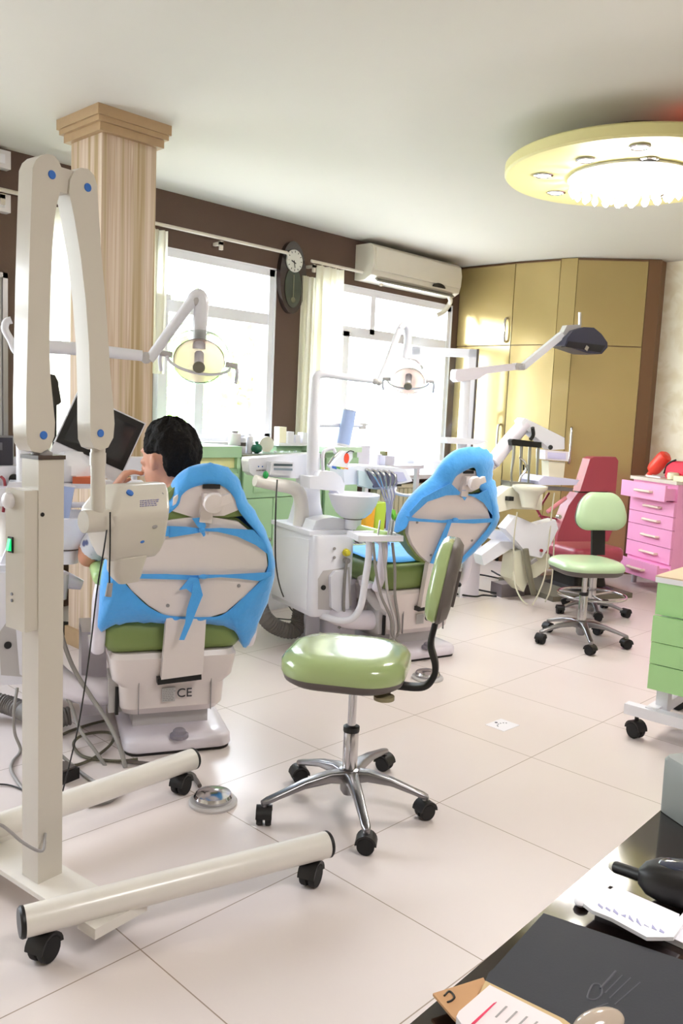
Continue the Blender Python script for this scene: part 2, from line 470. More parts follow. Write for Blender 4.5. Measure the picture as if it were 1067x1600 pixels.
wdoor(PD, PE, 0.10, zs, (0.98, 1.30), False); wdoor(PD, PE, zs, HC-0.02, None, False)
wslab(PE, PF, 0.0, HC-0.005, 0.03, gap=0.0).done('edge_trim', wardtrim, wr)
B().box((6.748, 4.41, zs/2), (0.03, 0.022, zs)).done('post', black, wr)
bb = B(); [wslab(p, q, 0.0, 0.10, 0.02, gap=0, b_=bb) for p, q in ((PA+off*1.2, PB_+off*1.2), (PB_+off*1.2, PC+off*1.2), (PD+off*1.2, PE+off*1.2))]
bb.done('plinth', wardtrim, wr)

# ------------------------------------------------------------------ air conditioner, clock, rods, curtains
yA = YW-0.21
tl, tr, bl, br = aty(585, 383, yA), aty(723, 411, yA), aty(582, 437, yA), aty(720, 463, yA)
ax0, ax1, az0, az1 = (tl.x+bl.x)/2, (tr.x+br.x)/2, (bl.z+br.z)/2, min((tl.z+tr.z)/2, HC-0.03)
acf = Fr((ax0+ax1)/2, YW, 0); hw = (ax1-ax0)/2
ac = thing('air_conditioner', 'white wall-mounted split air conditioner above the far window', 'air conditioner', acf)
prof = [(-0.002, az0), (-0.12, az0-0.0), (-0.185, az0+0.035), (-0.205, az0+0.10), (-0.21, az1-0.10), (-0.195, az1-0.02), (-0.17, az1), (-0.002, az1)]
B().ext([(-hw, y, z) for y, z in prof], (2*hw, 0, 0), bev=0.012).done('casing', cream, ac)
B().box((0, -0.2085, (az0+az1)/2+0.02), (2*hw-0.05, 0.012, (az1-az0)*0.62), bev=0.006).done('front_panel', cream, ac)
B().box((0.01, -0.165, az0+0.012), (2*hw-0.16, 0.05, 0.012), rot=Matrix.Rotation(0.6, 3, 'X')).done('louvre', mat('louvre_grey', (120, 116, 104), .5), ac)  # louvre in one flat grey, darker than the casing
w_ = 0.09; zc = az0+0.045
B().ext([(hw*0.45+w_*math.cos(t*PI/10), -0.2055, zc+0.038*math.sin(t*PI/10)) for t in range(11)], (0, -0.012, 0)).done('display_window', black, ac)
pw = acf.I
B().tube([Vector((hw-0.05, -0.10, az0+0.02)), Vector((hw-0.01, -0.10, az0-0.02)), Vector((hw+0.025, -0.06, az0-0.05)), Vector((hw-0.01, -0.03, az0-0.12)), Vector((hw-0.10, -0.01, az0-0.17))], 0.022).done('pipe', cream, ac)

cp = aty(456, 434, YW-0.03); chx, chz = 0.135, 0.275
clk = thing('wall_clock', 'elongated oval dark wall clock with a round white dial and pendulum window', 'clock', Fr(cp.x, YW, 0, cp.z))
el = lambda hx, hz, cz=0, n=40: [(hx*math.cos(2*PI*i/n), 0, cz+hz*math.sin(2*PI*i/n)) for i in range(n)]
B().ext(el(chx, chz), (0, -0.045, 0), bev=0.015).done('case', mat('dark_brown_lacquer', (48, 36, 34), 0.15, coat=0.6), clk)
B().ext([(x, -0.045, z) for x, _, z in el(0.085, 0.155, -0.075)], (0, -0.006, 0), bev=0.002).done('pendulum_glass', mat('green_smoked_glass', (58, 66, 56), 0.06, coat=0.8), clk)
B().ext([(x, -0.046, z) for x, _, z in el(0.082, 0.085, 0.125)], (0, -0.012, 0), bev=0.003).done('dial', mat('dial_white', (214, 214, 206), 0.4), clk)
bb = B().box((-0.012, -0.060, 0.115), (0.05, 0.002, 0.008), rot=Matrix.Rotation(math.radians(20), 3, 'Y')).box((-0.004, -0.061, 0.10), (0.006, 0.002, 0.055), rot=Matrix.Rotation(math.radians(-12), 3, 'Y'))
for i in range(12):
    a = i*PI/6; bb.box((0.068*math.sin(a), -0.059, 0.125+0.070*math.cos(a)), (0.005, 0.002, 0.014), rot=Matrix.Rotation(a, 3, 'Y'))
bb.done('hands', black, clk)
B().cyl((0.0, -0.053, 0.02), (0.0, -0.053, -0.15), 0.004).sph((0, -0.054, -0.17), (0.022, 0.006, 0.022)).done('pendulum', mat('dull_brass', (120, 118, 96), 0.4, 0.6), clk)

rodm = mat('cream_rod', (212, 204, 190), 0.4)
yr = YW-0.09
def rod(x0, x1, z, label, brs, hook):
    r = thing('curtain_rod', label, 'curtain rod', Fr(x0, yr, 0, z))
    pts = [(0, 0, 0), (x1-x0, 0, 0)]
    bb = B().cyl(pts[0], pts[1], 0.012)
    if hook: bb.tube([(x1-x0, 0, 0), (x1-x0+0.03, 0.02, -0.02), (x1-x0+0.05, 0.06, -0.07)], 0.010)
    bb.done('pole', rodm, r)
    for q in brs: B().box((q-x0, 0.045, -0.035), (0.025, 0.09, 0.022)).box((q-x0, 0.01, -0.05), (0.025, 0.02, 0.06), bev=0.005).done('bracket', rodm, r)
rod(3.02, 4.40, 2.535, 'cream curtain rod over the window beside the column', (3.78,), True)
rod(4.66, 6.2, 2.515, 'cream curtain rod running behind the air conditioner', (4.70, 5.5), False)
rod(1.6, 2.98, 2.53, 'cream curtain rod left of the column', (2.2,), False)

curt_m = mat('sheer_cream_curtain', (248, 246, 230), 0.8, trans=0.0, var=0.02)
nt = curt_m.node_tree; pb = nt.nodes['Principled BSDF']; tr_ = nt.nodes.new('ShaderNodeBsdfTranslucent'); tr_.inputs[0].default_value = lin((255, 253, 238))
mxs = nt.nodes.new('ShaderNodeMixShader'); mxs.inputs[0].default_value = 0.62
nt.links.new(pb.outputs[0], mxs.inputs[1]); nt.links.new(tr_.outputs[0], mxs.inputs[2]); nt.links.new(mxs.outputs[0], nt.nodes['Material Output'].inputs[0])
def curtain(x0, x1, z0, z1, folds, y, label, grp=None, amp=0.025):
    def f(u, v):
        x = x0+(x1-x0)*u
        a = amp*(0.35+0.65*min(1, (1-v)*3+0.2))
        return Vector((x+0.01*math.sin(folds*2*PI*u*0.5+v*2), y+a*math.sin(folds*2*PI*u+0.4*math.sin(v*3))+0.012*math.sin(folds*4.7*PI*u), z0+(z1-z0)*v))
    o = B().grid(f, int(folds*14), 14).done('curtain', curt_m, None)
    tag(o, label, 'curtain', grp); return o
curtain(4.72, 5.02, 0.95, 2.495, 4, yr, 'sheer cream curtain gathered at the left end of the far window rod')
curtain(4.60, 4.73, 0.95, 2.40, 2, YW-0.05, 'narrow pale curtain strip between the clock and the far window', amp=0.012)
curtain(2.36, 2.80, 1.0, 2.50, 4, yr, 'cream curtain behind the raised arms of the X-ray unit')
curtain(3.17, 3.31, 1.55, 2.50, 2, yr, 'cream curtain end showing just right of the column', amp=0.015)

# left wall fittings
nb = thing('notice_board', 'silver framed board on the brown wall at the left edge', 'board', Fr(aty(4, 560, YW).x, YW, 0))
zt_, zb_ = aty(5, 427, YW).z, aty(5, 690, YW).z; xw = 0.55
bb = B(); bars(bb, -xw, 0.02, zb_, zt_, -0.015, 0.03, 0.03); bb.done('frame', alu, nb)
B().box((-xw/2, -0.01, (zb_+zt_)/2), (xw, 0.012, zt_-zb_-0.03)).done('panel', mat('board_grey', (196, 196, 198), 0.2), nb)
for py, lb in ((250, 'upper'), (318, 'lower')):
    p = aty(-6, py, YW); t = thing('wall_box', '%s small white box on the brown wall at the left edge' % lb, 'wall box', Fr(p.x, YW, 0, p.z))
    B().box((0, -0.03, 0), (0.12, 0.06, 0.10), bev=0.01).done('case', offw, t); B().box((0, -0.062, 0), (0.05, 0.006, 0.05), bev=0.002).done('cover', pvc, t)

# ------------------------------------------------------------------ ceiling lamp disc
dz = 2.60; p = atz(985, 276, dz); R_ = 0.63
lamp = thing('ceiling_light', 'round pale yellow ceiling drop with crystal lamp and spotlights', 'ceiling light', Fr(p.x, p.y, 0))
discm = mat('yellow_white_paint', (220, 212, 152), 0.5)
B().lathe([(0.05, dz+0.065), (R_-0.012, dz+0.065), (R_, dz+0.055), (R_, dz+0.01), (R_-0.01, dz), (0.05, dz)], seg=72).done('drop_disc', discm, lamp)
B().cyl((0, 0, dz+0.06), (0, 0, HC-0.001), 0.26, seg=40).done('stem_drum', mat('dark_brown_paint', (70, 60, 50), 0.6), lamp)
red_e = mat('red_strip_light', (200, 30, 40), 0.4, emit=(255, 40, 50), estr=0.6)
pts = [(0.45*math.cos(math.radians(a)), 0.45*math.sin(math.radians(a)), dz+0.078) for a in range(-130, -40, 6)]
B().tube(pts, 0.012, sm=False).done('red_strip', red_e, lamp)
bulb_m = mat('lit_lamp', (255, 255, 255), 0.3, emit=(255, 250, 244), estr=14)
cry = mat('lit_crystal', (255, 252, 245), 0.1, emit=(255, 246, 230), estr=2.2)
pan = B().lathe([(0.30, dz-0.001), (0.31, dz-0.015), (0.27, dz-0.03), (0.02, dz-0.034)], seg=48).done('lamp_plate', pvc, lamp)
for ring, n, hang in ((0.285, 26, 0.030), (0.22, 20, 0.045), (0.13, 13, 0.055), (0.04, 5, 0.065)):
    for i in range(n):
        a = 2*PI*i/n + ring*9; x, y = ring*math.cos(a), ring*math.sin(a)
        if i == 0:
            bb = B()
            for k in range(int(hang/0.013)): bb.lathe([(0.001, -0.013), (0.010, -0.006), (0.0115, 0), (0.010, 0.006), (0.001, 0.013)], (0, 0, -0.03-k*0.02), seg=8)
            bb.lathe([(0.001, -0.022), (0.013, -0.01), (0.016, 0), (0.012, 0.01), (0.001, 0.022)], (0, 0, -0.036-hang), seg=10)
            me_ = bb.mesh('crystal_strand', cry)
        o = bpy.data.objects.new('crystal_strand', me_); COL.objects.link(o); o.parent = lamp; o.location = (x, y, dz)
for i in range(6):
    a = i*PI/3+0.3; B().sph((0.17*math.cos(a), 0.17*math.sin(a), dz-0.05), (0.022, 0.022, 0.026), 12, 8).done('bulb', bulb_m, lamp)
spotpx = [(849, 273), (916, 249), (1013, 249), (869, 300), (1045, 305)]
for i, (sx, sy) in enumerate(spotpx):
    q = atz(sx, sy, dz); q = Vector((q.x-p.x, q.y-p.y, 0))
    o = B().lathe([(0.048, dz+0.002), (0.050, dz-0.006), (0.040, dz-0.010), (0.034, dz-0.004)], (q.x, q.y, 0), cap=False).done('spot_ring', chrome, lamp)
    B().cyl((q.x, q.y, dz-0.001), (q.x, q.y, dz-0.006), 0.034).done('spot_bulb', mat('unlit_lamp', (150, 148, 140), 0.2) if i == 2 else bulb_m, o)
for i in range(6):
    a = math.radians(-150+i*36); q = Vector((0.49*math.cos(a), 0.49*math.sin(a), 0))
    if min((Vector((atz(sx, sy, dz).x-p.x, atz(sx, sy, dz).y-p.y, 0))-q).length for sx, sy in spotpx) > 0.15:
        o = B().lathe([(0.048, dz+0.002), (0.050, dz-0.006), (0.040, dz-0.010), (0.034, dz-0.004)], (q.x, q.y, 0), cap=False).done('spot_ring', chrome, lamp)
        B().cyl((q.x, q.y, dz-0.001), (q.x, q.y, dz-0.006), 0.034).done('spot_bulb', bulb_m, o)
LAMP_C = p

# ------------------------------------------------------------------ green cabinets under the windows
yf = 4.5
def gcab(x0, x1, z1, label, doors, depth=YW-0.012-yf, z0=0.0):
    r = thing('base_cabinet', label, 'cabinet', Fr(x0, yf, 0), 'mint green cabinets under the windows')
    w = x1-x0
    B().box((w/2, depth/2+0.02, (z1+0.10)/2), (w-0.004, depth-0.04, z1-0.10), bev=0.003).done('body', mint, r)
    B().box((w/2, depth/2+0.04, 0.05), (w-0.01, depth-0.10, 0.10)).done('plinth', black, r)
    for (a, e, b0, b1, hx) in doors:
        d = B().box(((a+e)/2, 0.01, (b0+b1)/2), (e-a-0.006, 0.02, b1-b0-0.006), bev=0.003).done('door', mint, r)
        if hx is not None: B().lathe([(0.006, 0), (0.006, 0.012), (0.014, 0.018), (0.012, 0.028), (0.004, 0.032)], (hx, 0, b1-0.30), (0, -1, 0), seg=14).done('knob', chrome, d)
    return r
c1_ = gcab(2.75, 3.66, 0.93, 'mint green cabinet with an open cream slot under its thick top, behind the seated man', ((0.02, 0.45, 0.12, 0.90, 0.41), (0.45, 0.89, 0.12, 0.90, 0.50)))
bb = B().box((0.455, 0.25, 1.045), (0.91, 0.50, 0.075), bev=0.008).box((0.01, 0.25, 0.97), (0.02, 0.48, 0.08)).box((0.895, 0.25, 0.97), (0.03, 0.48, 0.08)); bb.done('top', mint, c1_)
B().box((0.455, 0.05, 0.968), (0.86, 0.02, 0.07)).done('slot_back', mat('cream_laminate', (238, 232, 170), 0.4), c1_)
c2_ = gcab(3.66, 4.46, 0.995, 'mint green cabinet with round knobs and a steel trimmed top, left of the dental unit', ((0.02, 0.30, 0.12, 0.72, 0.26), (0.30, 0.78, 0.12, 0.72, 0.36), (0.02, 0.78, 0.72, 0.98, None)))
B().box((0.40, 0.24, 1.012), (0.80, 0.50, 0.03), bev=0.004).done('steel_top', mat('brushed_steel', (150, 152, 138), 0.3, 0.9), c2_)
B().box((0.22, -0.003, 0.84), (0.22, 0.01, 0.16), bev=0.003).done('drawer_front', mint, c2_)
c3_ = gcab(4.46, 4.86, 1.04, 'mint green cabinet with a raised top behind the lamp post', ((0.02, 0.38, 0.12, 1.0, None),))
B().box((0.20, 0.24, 1.06), (0.40, 0.50, 0.04), bev=0.006).done('top', mat('pale_mint_laminate', (206, 232, 204), 0.35), c3_)

# radiator below the far window
rad = thing('radiator', 'cream ribbed radiator under the far window sill', 'radiator', Fr(5.55, YW-0.09, 0))
for i in range(14):
    B().box((i*0.062, 0, 0.40), (0.045, 0.08, 0.56), bev=0.012).done('rib', mat('cream_radiator', (226, 222, 192), 0.4), rad)
B().box((0.40, 0, 0.70), (0.92, 0.09, 0.03), bev=0.008).box((0.40, 0, 0.14), (0.90, 0.05, 0.04), bev=0.008).box((0.40, 0.045, 0.4), (0.80, 0.02, 0.4)).box((0.02, 0.01, 0.06), (0.03, 0.03, 0.13)).box((0.78, 0.01, 0.06), (0.03, 0.03, 0.13)).done('header', mat('cream_radiator', (226, 222, 192), 0.4), rad)
# ------------------------------------------------------------------ mobile X-ray unit
XF = Fr(1.005, 2.03, 7)
xr = thing('xray_unit', 'cream mobile dental X-ray unit on castor legs with folded double arm, nearest the camera', 'X-ray machine', XF)
xcol = mat('xray_cream_enamel', (198, 191, 180), 0.28, coat=0.3, var=0.03)
xwht = mat('xray_white_tube', (224, 219, 212), 0.3, coat=0.25, var=0.06, scale=10)
def XL(v): return XF.I @ Vector(v)
# base plate
a0, a1 = XL((1.0, 1.70, 0)), XL((0.99, 2.32, 0))
bb = B(); bb.box((0.0, 0.0, 0.068), (0.125, 0.62, 0.014), bev=0.003).box((0.01, -0.29, 0.075), (0.16, 0.07, 0.028), bev=0.004).box((0.01, 0.26, 0.075), (0.16, 0.07, 0.028), bev=0.004)
bb.done('base_plate', xwht, xr)
def caster(parent, P, r=0.034, yaw=0.0, m=None, top=0.09):
    """twin-wheel castor, wheel centre r above floor"""
    x, y = P; R = Matrix.Rotation(math.radians(yaw), 3, 'Z')
    bb = B()
    for s in (-1, 1):
        c = Vector((x, y, r))+R @ Vector((0, s*0.014, 0))
        d = R @ Vector((0, 1, 0))
        bb.lathe([(r*0.45, -0.010), (r*0.93, -0.010), (r, -0.006), (r, 0.006), (r*0.93, 0.010), (r*0.45, 0.010)], c, d, 22)
    w = bb.done('caster', rubber, parent)
    bb = B(); N_ = 10; ring = []
    for s in (-0.026, 0.026):
        ring.append([Vector((x, y, r))+R @ Vector(((r+0.006)*math.cos(PI*i/N_), s, (r+0.006)*math.sin(PI*i/N_)*0.98+0.004)) for i in range(N_+1)]+
                    [Vector((x, y, r))+R @ Vector(((r-0.002)*math.cos(PI*i/N_), s*0.9, (r-0.004)*math.sin(PI*i/N_)+0.004)) for i in range(N_, -1, -1)])
    bb.loft(ring); bb.cyl((x, y, r*1.6), (x, y, top), 0.009, seg=12)
    bb.done('caster_hood', black, w)
    return w
legs = (((0.845, 1.806), (1.648, 1.585), 'near'), ((0.86, 2.281), (1.705, 2.314), 'far'))
for (p, q, nm) in legs:
    P, Q = XL((*p, 0.112)), XL((*q, 0.112)); P.z = Q.z = 0.112; d = (Q-P).normalized()
    L_ = B().cyl(P, Q, 0.037, seg=32).done('leg', xwht, xr)
    for e, s in ((P, -1), (Q, 1)): B().lathe([(0.0375, -0.004), (0.0378, 0.003), (0.034, 0.008), (0.002, 0.009)], e, d*s, 28).done('end_cap', black, L_)
    for e, k in ((P, 0.05), (Q, -0.05)):
        c = e+d*k; caster(xr, (c.x, c.y), 0.033, 15, top=0.085)
# pole
ph = 0.0365
pole = B().box((0, 0, 0.635), (2*ph, 2*ph, 1.125), bev=0.004).done('pole', xcol, xr)
B().box((0, 0, 1.203), (2*ph+0.006, 2*ph+0.006, 0.010), bev=0.002).done('cap_plate', mat('dark_bronze_plate', (70, 56, 50), 0.4), pole)
h = XF.p(66, 804, 'y', -ph); B().cyl((h.x, -ph+0.002, h.z), (h.x, -ph-0.002, h.z), 0.0055, seg=14).done('hole_plug', black, pole)
h = XF.p(45, 1313, 'y', -ph)
B().tube([(-0.016, -ph-0.001, h.z), (-0.05, -ph-0.04, h.z-0.02), (-0.09, -ph-0.02, h.z+0.01), (-0.13, -ph+0.03, h.z+0.06), (-0.17, 0.05, h.z+0.05)], 0.004, 8).done('ground_wire', greyp, pole)
# control box on the side of the pole
zt, zb = XF.p(28, 768, 'y', -ph).z, XF.p(35, 990, 'y', -ph).z
cb = B().box((-ph-0.018, 0.010, (zt+zb)/2), (0.036, 0.085, zt-zb), bev=0.004).done('control_box', xcol, xr)
q = XF.p(17, 851, 'x', -ph-0.037)
sw_ = B().box((-ph-0.037, q.y, q.z), (0.006, 0.020, 0.040), bev=0.002).done('switch_bezel', black, cb)
B().box((-ph-0.041, q.y, q.z), (0.008, 0.012, 0.030), rot=Matrix.Rotation(0.2, 3, 'Y'), bev=0.002).done('green_switch', mat('green_lit_switch', (20, 160, 90), 0.3, emit=(20, 200, 100), estr=0.5), sw_)
for py in (776, 928, 938):
    q = XF.p(19, py, 'x', -ph-0.036); B().cyl((-ph-0.034, q.y, q.z), (-ph-0.039, q.y, q.z), 0.004, seg=10).done('screw', steel, cb)
B().lathe([(0.02, 0), (0.02, 0.012), (0.012, 0.018)], (-ph-0.036, 0.03, zt-0.03), (-1, 0, 0), 18).done('knob', offw, cb)
# the two arms: outlines on their front faces
def arm(px, yfront, th, name, plugs, seam=None, bev=0.013):
    poly = [XF.p(a, b_, 'y', yfront) for a, b_ in px]
    o = B().ext(poly, (0, th, 0), bev=bev, seg=4).done(name, xcol, xr)
    for (a, b_) in plugs:
        q = XF.p(a, b_, 'y', yfront); B().lathe([(0.0105, -0.003), (0.0105, 0.0015), (0.009, 0.003), (0.001, 0.003)], q, (0, -1, 0), 18).done('blue_plug', bluedot, o, 'blue round plug')
    return o
A1 = [(51, 262), (56, 250), (64, 243), (74, 240), (84, 243), (92, 252), (97, 264), (98, 278), (95, 296), (89, 318), (85, 345), (82, 385), (79, 450), (77, 540), (79, 590), (83, 630), (86, 660), (85, 682), (78, 700), (64, 708), (50, 705), (43, 694), (41, 676), (41, 620), (43, 540), (45, 440), (48, 340)]
A2 = [(108, 300), (110, 280), (116, 268), (126, 262), (138, 264), (147, 274), (152, 290), (154, 330), (158, 390), (164, 460), (169, 530), (173, 590), (177, 630), (179, 662), (177, 684), (169, 699), (157, 704), (147, 700), (142, 688), (141, 660), (141, 610), (139, 540), (134, 470), (126, 400), (116, 340)]
yf1 = -0.026
ar1 = arm(A1, yf1, 0.058, 'lower_arm', [(81, 273), (68, 680)])
ar2 = arm(A2, yf1, 0.056, 'upper_arm', [(137, 293), (157, 677)])
# knuckle joining them at the top
k1, k2 = XF.p(93, 285, 'y', 0.0), XF.p(114, 288, 'y', 0.0)
B().box((k1+k2)/2, ((k2-k1).length+0.03, 0.036, 0.06), bev=0.006).done('knuckle', xcol, xr)
B().cyl(k2+Vector((-0.012, -0.022, -0.028)), k2+Vector((-0.012, 0.022, -0.028)), 0.009, seg=14).done('pivot_pin', chrome, xr)
n1 = XF.p(66, 706, 'y', 0.0)
B().lathe([(0.026, 1.208), (0.026, 1.214), (0.016, 1.219), (0.016, n1.z+0.02)], (n1.x, 0.002, 0)).done('swivel', greyp, xr)
# seams
def seam(px, y, o):
    B().tube([XF.p(a, b_, 'x', y) for a, b_ in px], 0.0012, 6).done('seam_line', greyp, o)
# drop tube and elbow
t0, t1 = XF.p(153, 705, 'y', 0.0), XF.p(153, 806, 'y', 0.0)
bb = B().cyl((t0.x, 0, t0.z+0.012), (t1.x, 0, t1.z), 0.0195, seg=26).cyl((t0.x, 0, t0.z-0.004), (t0.x, 0, t0.z-0.038), 0.0215, seg=26).cyl((t0.x, 0, t0.z+0.03), (t0.x, 0, t0.z), 0.012)
dt = bb.done('drop_tube', xcol, xr)
e0, e1 = XF.p(134, 815, 'y', 0.0), XF.p(168, 815, 'y', 0.0)
ez = XF.p(150, 814, 'y', 0.0).z
bb = B().cyl((e0.x-0.004, 0.005, ez), (e1.x+0.004, -0.005, ez), 0.031, seg=30)
bb.done('elbow', xcol, xr)
B().cyl((e1.x, -0.005, ez), (e1.x+0.025, -0.008, ez-0.002), 0.024, seg=24).done('elbow_joint', greyp, xr)
# tube head: horizontal sections  (py, px left, px right, front y, back y, corner)
rows = [(756, 193, 258, 0.055, 0.10, 0.012), (759, 187, 263, 0.035, 0.115, 0.018), (772, 183, 267, 0.005, 0.125, 0.02), (796, 178, 269, -0.035, 0.12, 0.02), (803, 177, 269, -0.043, 0.115, 0.022), (812, 176, 268, -0.040, 0.11, 0.022), (850, 174, 262, -0.012, 0.095, 0.022), (866, 175, 254, 0.004, 0.085, 0.02), (873, 180, 246, 0.02, 0.075, 0.018)]
rings = []
for (py, xl, xr_, y0, y1, rc) in rows:
    l_, r_ = XF.p(xl, py, 'y', y0), XF.p(xr_, py, 'y', y0); cx = (l_.x+r_.x)/2; hx = (r_.x-l_.x)/2; z = (l_.z+r_.z)/2
    rings.append([Vector((cx+u, (y0+y1)/2+v, z)) for u, v in rrect(hx, (y1-y0)/2, rc, 5)])
hd = B().loft(list(reversed(rings))).done('tube_head', xcol, xr, sharp=50)
rows = [(862, 185, 240, 0.02, 0.075), (872, 184, 234, 0.01, 0.07), (890, 182, 228, 0.022, 0.078), (902, 185, 225, 0.035, 0.08), (911, 190, 219, 0.05, 0.075)]
rings = []
for (py, xl, xr_, y0, y1) in rows:
    l_, r_ = XF.p(xl, py, 'y', y0), XF.p(xr_, py, 'y', y0); cx = (l_.x+r_.x)/2; hx = (r_.x-l_.x)/2
    rings.append([Vector((cx+u, (y0+y1)/2+v, (l_.z+r_.z)/2)) for u, v in rrect(hx, (y1-y0)/2, 0.018, 5)])
B().loft(list(reversed(rings))).done('cone', xcol, hd)
q = XF.p(172, 815, 'y', 0.03)
B().cyl((e1.x+0.012, 0.0, ez), (e1.x+0.052, 0.02, ez), 0.035, 0.046, seg=26).done('yoke', xcol, hd)
pn0, pn1 = XF.p(225, 772, 'y', 0.005), XF.p(225, 796, 'y', -0.035)
dn = (pn1-pn0).normalized(); nrm = Vector((0, dn.z, -dn.y)).normalized()
if nrm.y > 0: nrm = -nrm
q = XF.p(203, 770, 'y', 0.008); B().lathe([(0.0105, -0.003), (0.0105, 0.002), (0.001, 0.004)], q, nrm, 18).done('blue_plug', bluedot, hd, 'blue round plug')
q = XF.p(254, 772, 'y', 0.005); B().lathe([(0.005, -0.003), (0.005, 0.002), (0.001, 0.003)], q, nrm, 14).done('screw_cap', greyp, hd)
q = XF.p(222, 846, 'y', -0.013); B().sph(q, (0.0085, 0.004, 0.0055), 14, 8).done('blue_plug', bluedot, hd, 'blue oval plug')
q = XF.p(242, 823, 'y', -0.031); B().sph(q, (0.010, 0.003, 0.006), 14, 8).done('dimple', greyp, hd)
# rating label with rows of tiny print
ax = Vector((1, 0, 0)); up = -dn
q = XF.p(231, 787, 'y', -0.018)+nrm*0.0035
bb = B()
random.seed(3)
for r in range(4):
    x = -0.030
    while x < 0.030:
        w = random.uniform(0.003, 0.010)
        c = q+ax*(x+w/2)+up*(0.011-r*0.0075)
        bb.box(c, (w, 0.003, 0.0022), rot=Matrix((ax, -nrm, up)).transposed()); x += w+0.003
bb.done('rating_print', mat('lilac_print', (150, 146, 186), 0.5), hd)
# exposure cable hanging from the elbow and hand switch
c0 = XF.p(172, 800, 'y', -0.05)
bb = B().tube([c0, XF.p(172, 850, 'y', -0.055), XF.p(171, 890, 'y', -0.055), XF.p(171, 912, 'y', -0.055)], 0.0022, 8)
cab = bb.done('switch_cable', black, xr)
s0, s1 = XF.p(172, 911, 'y', -0.055), XF.p(169, 932, 'y', -0.055)
B().cyl(s0, s1, 0.0075, 0.009, seg=16).done('hand_switch', greyp, xr)
B().tube([XF.p(167, 826, 'y', -0.02), XF.p(162, 860, 'y', -0.03), XF.p(152, 920, 'y', 0.0), XF.p(140, 1020, 'y', 0.05), XF.p(125, 1120, 'y', 0.10), XF.p(112, 1180, 'y', 0.13), XF.p(98, 1236, 'y', 0.16)], 0.0022, 8).done('switch_cable', black, xr)
# ------------------------------------------------------------------ dental treatment chairs
CF = Fr(1.848, 2.597, -26)
C2F = Fr(3.633, 2.78, -15.2)
def bk(z, o=0.0): return -0.03-0.24*(z-0.5)+o        # rear plane of the reclined backrest
def cb_(px, py, o=0.0): return CF.pl(px, py, (0, -0.03+o, 0.5), (0, 1, 0.24))
chw = mat('chair_white_shell', (224, 214, 212), 0.38, coat=0.1)
chp = mat('chair_white_lavender', (226, 220, 230), 0.3, coat=0.2)
chair = thing('dental_chair', 'olive green and white dental chair under the blue cover, holding the seated man', 'dental chair', CF, 'olive dental chairs')
fw = Vector((0, 1, 0.0))
# base plate
pl_ = [(-0.205, 0.0), (0.205, 0.0), (0.215, 0.03), (0.205, 0.40), (0.16, 0.80), (-0.16, 0.80), (-0.205, 0.40), (-0.215, 0.03)]
B().loft([[Vector((u*1.0, 0.40+v, z)) for u, v in rrect(0.21-i_, 0.40-i_, 0.055, 6)] for z, i_ in ((0.012, 0.004), (0.018, 0.0), (0.048, 0.002), (0.060, 0.010), (0.066, 0.022), (0.068, 0.05))]).done('base_plate', chp, chair)
B().loft([[Vector((u, 0.40+v, z)) for u, v in rrect(0.203, 0.393, 0.05, 6)] for z in (0.0, 0.014)]).done('base_gasket', black, chair)
q = CF.p(280, 1148, 'z', 0.075)
B().lathe([(0.036, 0.0), (0.036, 0.012), (0.030, 0.016), (0.026, 0.016), (0.024, 0.028), (0.018, 0.033), (0.002, 0.034)], (q.x, q.y, 0.066)).done('floor_knob', mat('mauve_grey_rubber', (134, 128, 140), 0.5), chair)
# body under the seat
rows = [(0.135, 0.185, 0.10, 0.52), (0.17, 0.20, 0.06, 0.56), (0.26, 0.205, 0.05, 0.56), (0.29, 0.232, 0.035, 0.58), (0.38, 0.245, 0.02, 0.60), (0.40, 0.235, 0.03, 0.58)]
rg = [[Vector((-0.02+u, (y0+y1)/2+v, z)) for u, v in rrect(hx, (y1-y0)/2, 0.05, 6)] for z, hx, y0, y1 in rows]
body = B().loft(rg).done('body', chw, chair, sharp=30)
B().box((-0.015, 0.32, 0.10), (0.30, 0.34, 0.08), bev=0.01).done('lift_column', lgrey, chair)
for x in (-0.155, 0.125): B().box((x, 0.045, 0.265), (0.0025, 0.012, 0.22)).done('panel_seam', greyp, body)
B().box((-0.23, 0.12, 0.19), (0.012, 0.02, 0.11)).done('side_slot', black, body)
# slot, CE mark and rating plate
q = CF.p(281, 1056, 'y', 0.02)
B().box((q.x-0.004, 0.016, q.z-0.006), (0.168, 0.04, 0.024), rot=Matrix.Rotation(-0.06, 3, 'Y'), bev=0.003).done('slot', black, body)
q = CF.p(289, 1078, 'y', 0.03)
text('CE', 0.050, 'ce_mark', mat('mark_ink', (52, 50, 54), 0.5), body, Matrix.Translation((q.x, 0.040, q.z-0.016)) @ Matrix.Rotation(PI/2, 4, 'X'), 0.002)
q2 = CF.p(264, 1082, 'y', 0.03)
bb = B().box((q2.x, 0.0405, q2.z-0.012), (0.05, 0.004, 0.055)); bb.m(1)
for i in range(7):
    x = -0.022
    while x < 0.018:
        w = random.uniform(0.004, 0.010); bb.box((q2.x+x+w/2, 0.0382, q2.z+0.009-i*0.007), (w, 0.002, 0.003)); x += w+0.002
bb.done('rating_plate', [lgrey, greyp], body)
# spine carrying the backrest
sp = [(-0.078, 0.306), (0.080, 0.318), (0.082, 0.56), (-0.068, 0.56)]
B().ext([(x, -0.012 if z < 0.4 else -0.045, z) for x, z in sp], (0, 0.035, 0), bev=0.006).done('spine', chw, chair)
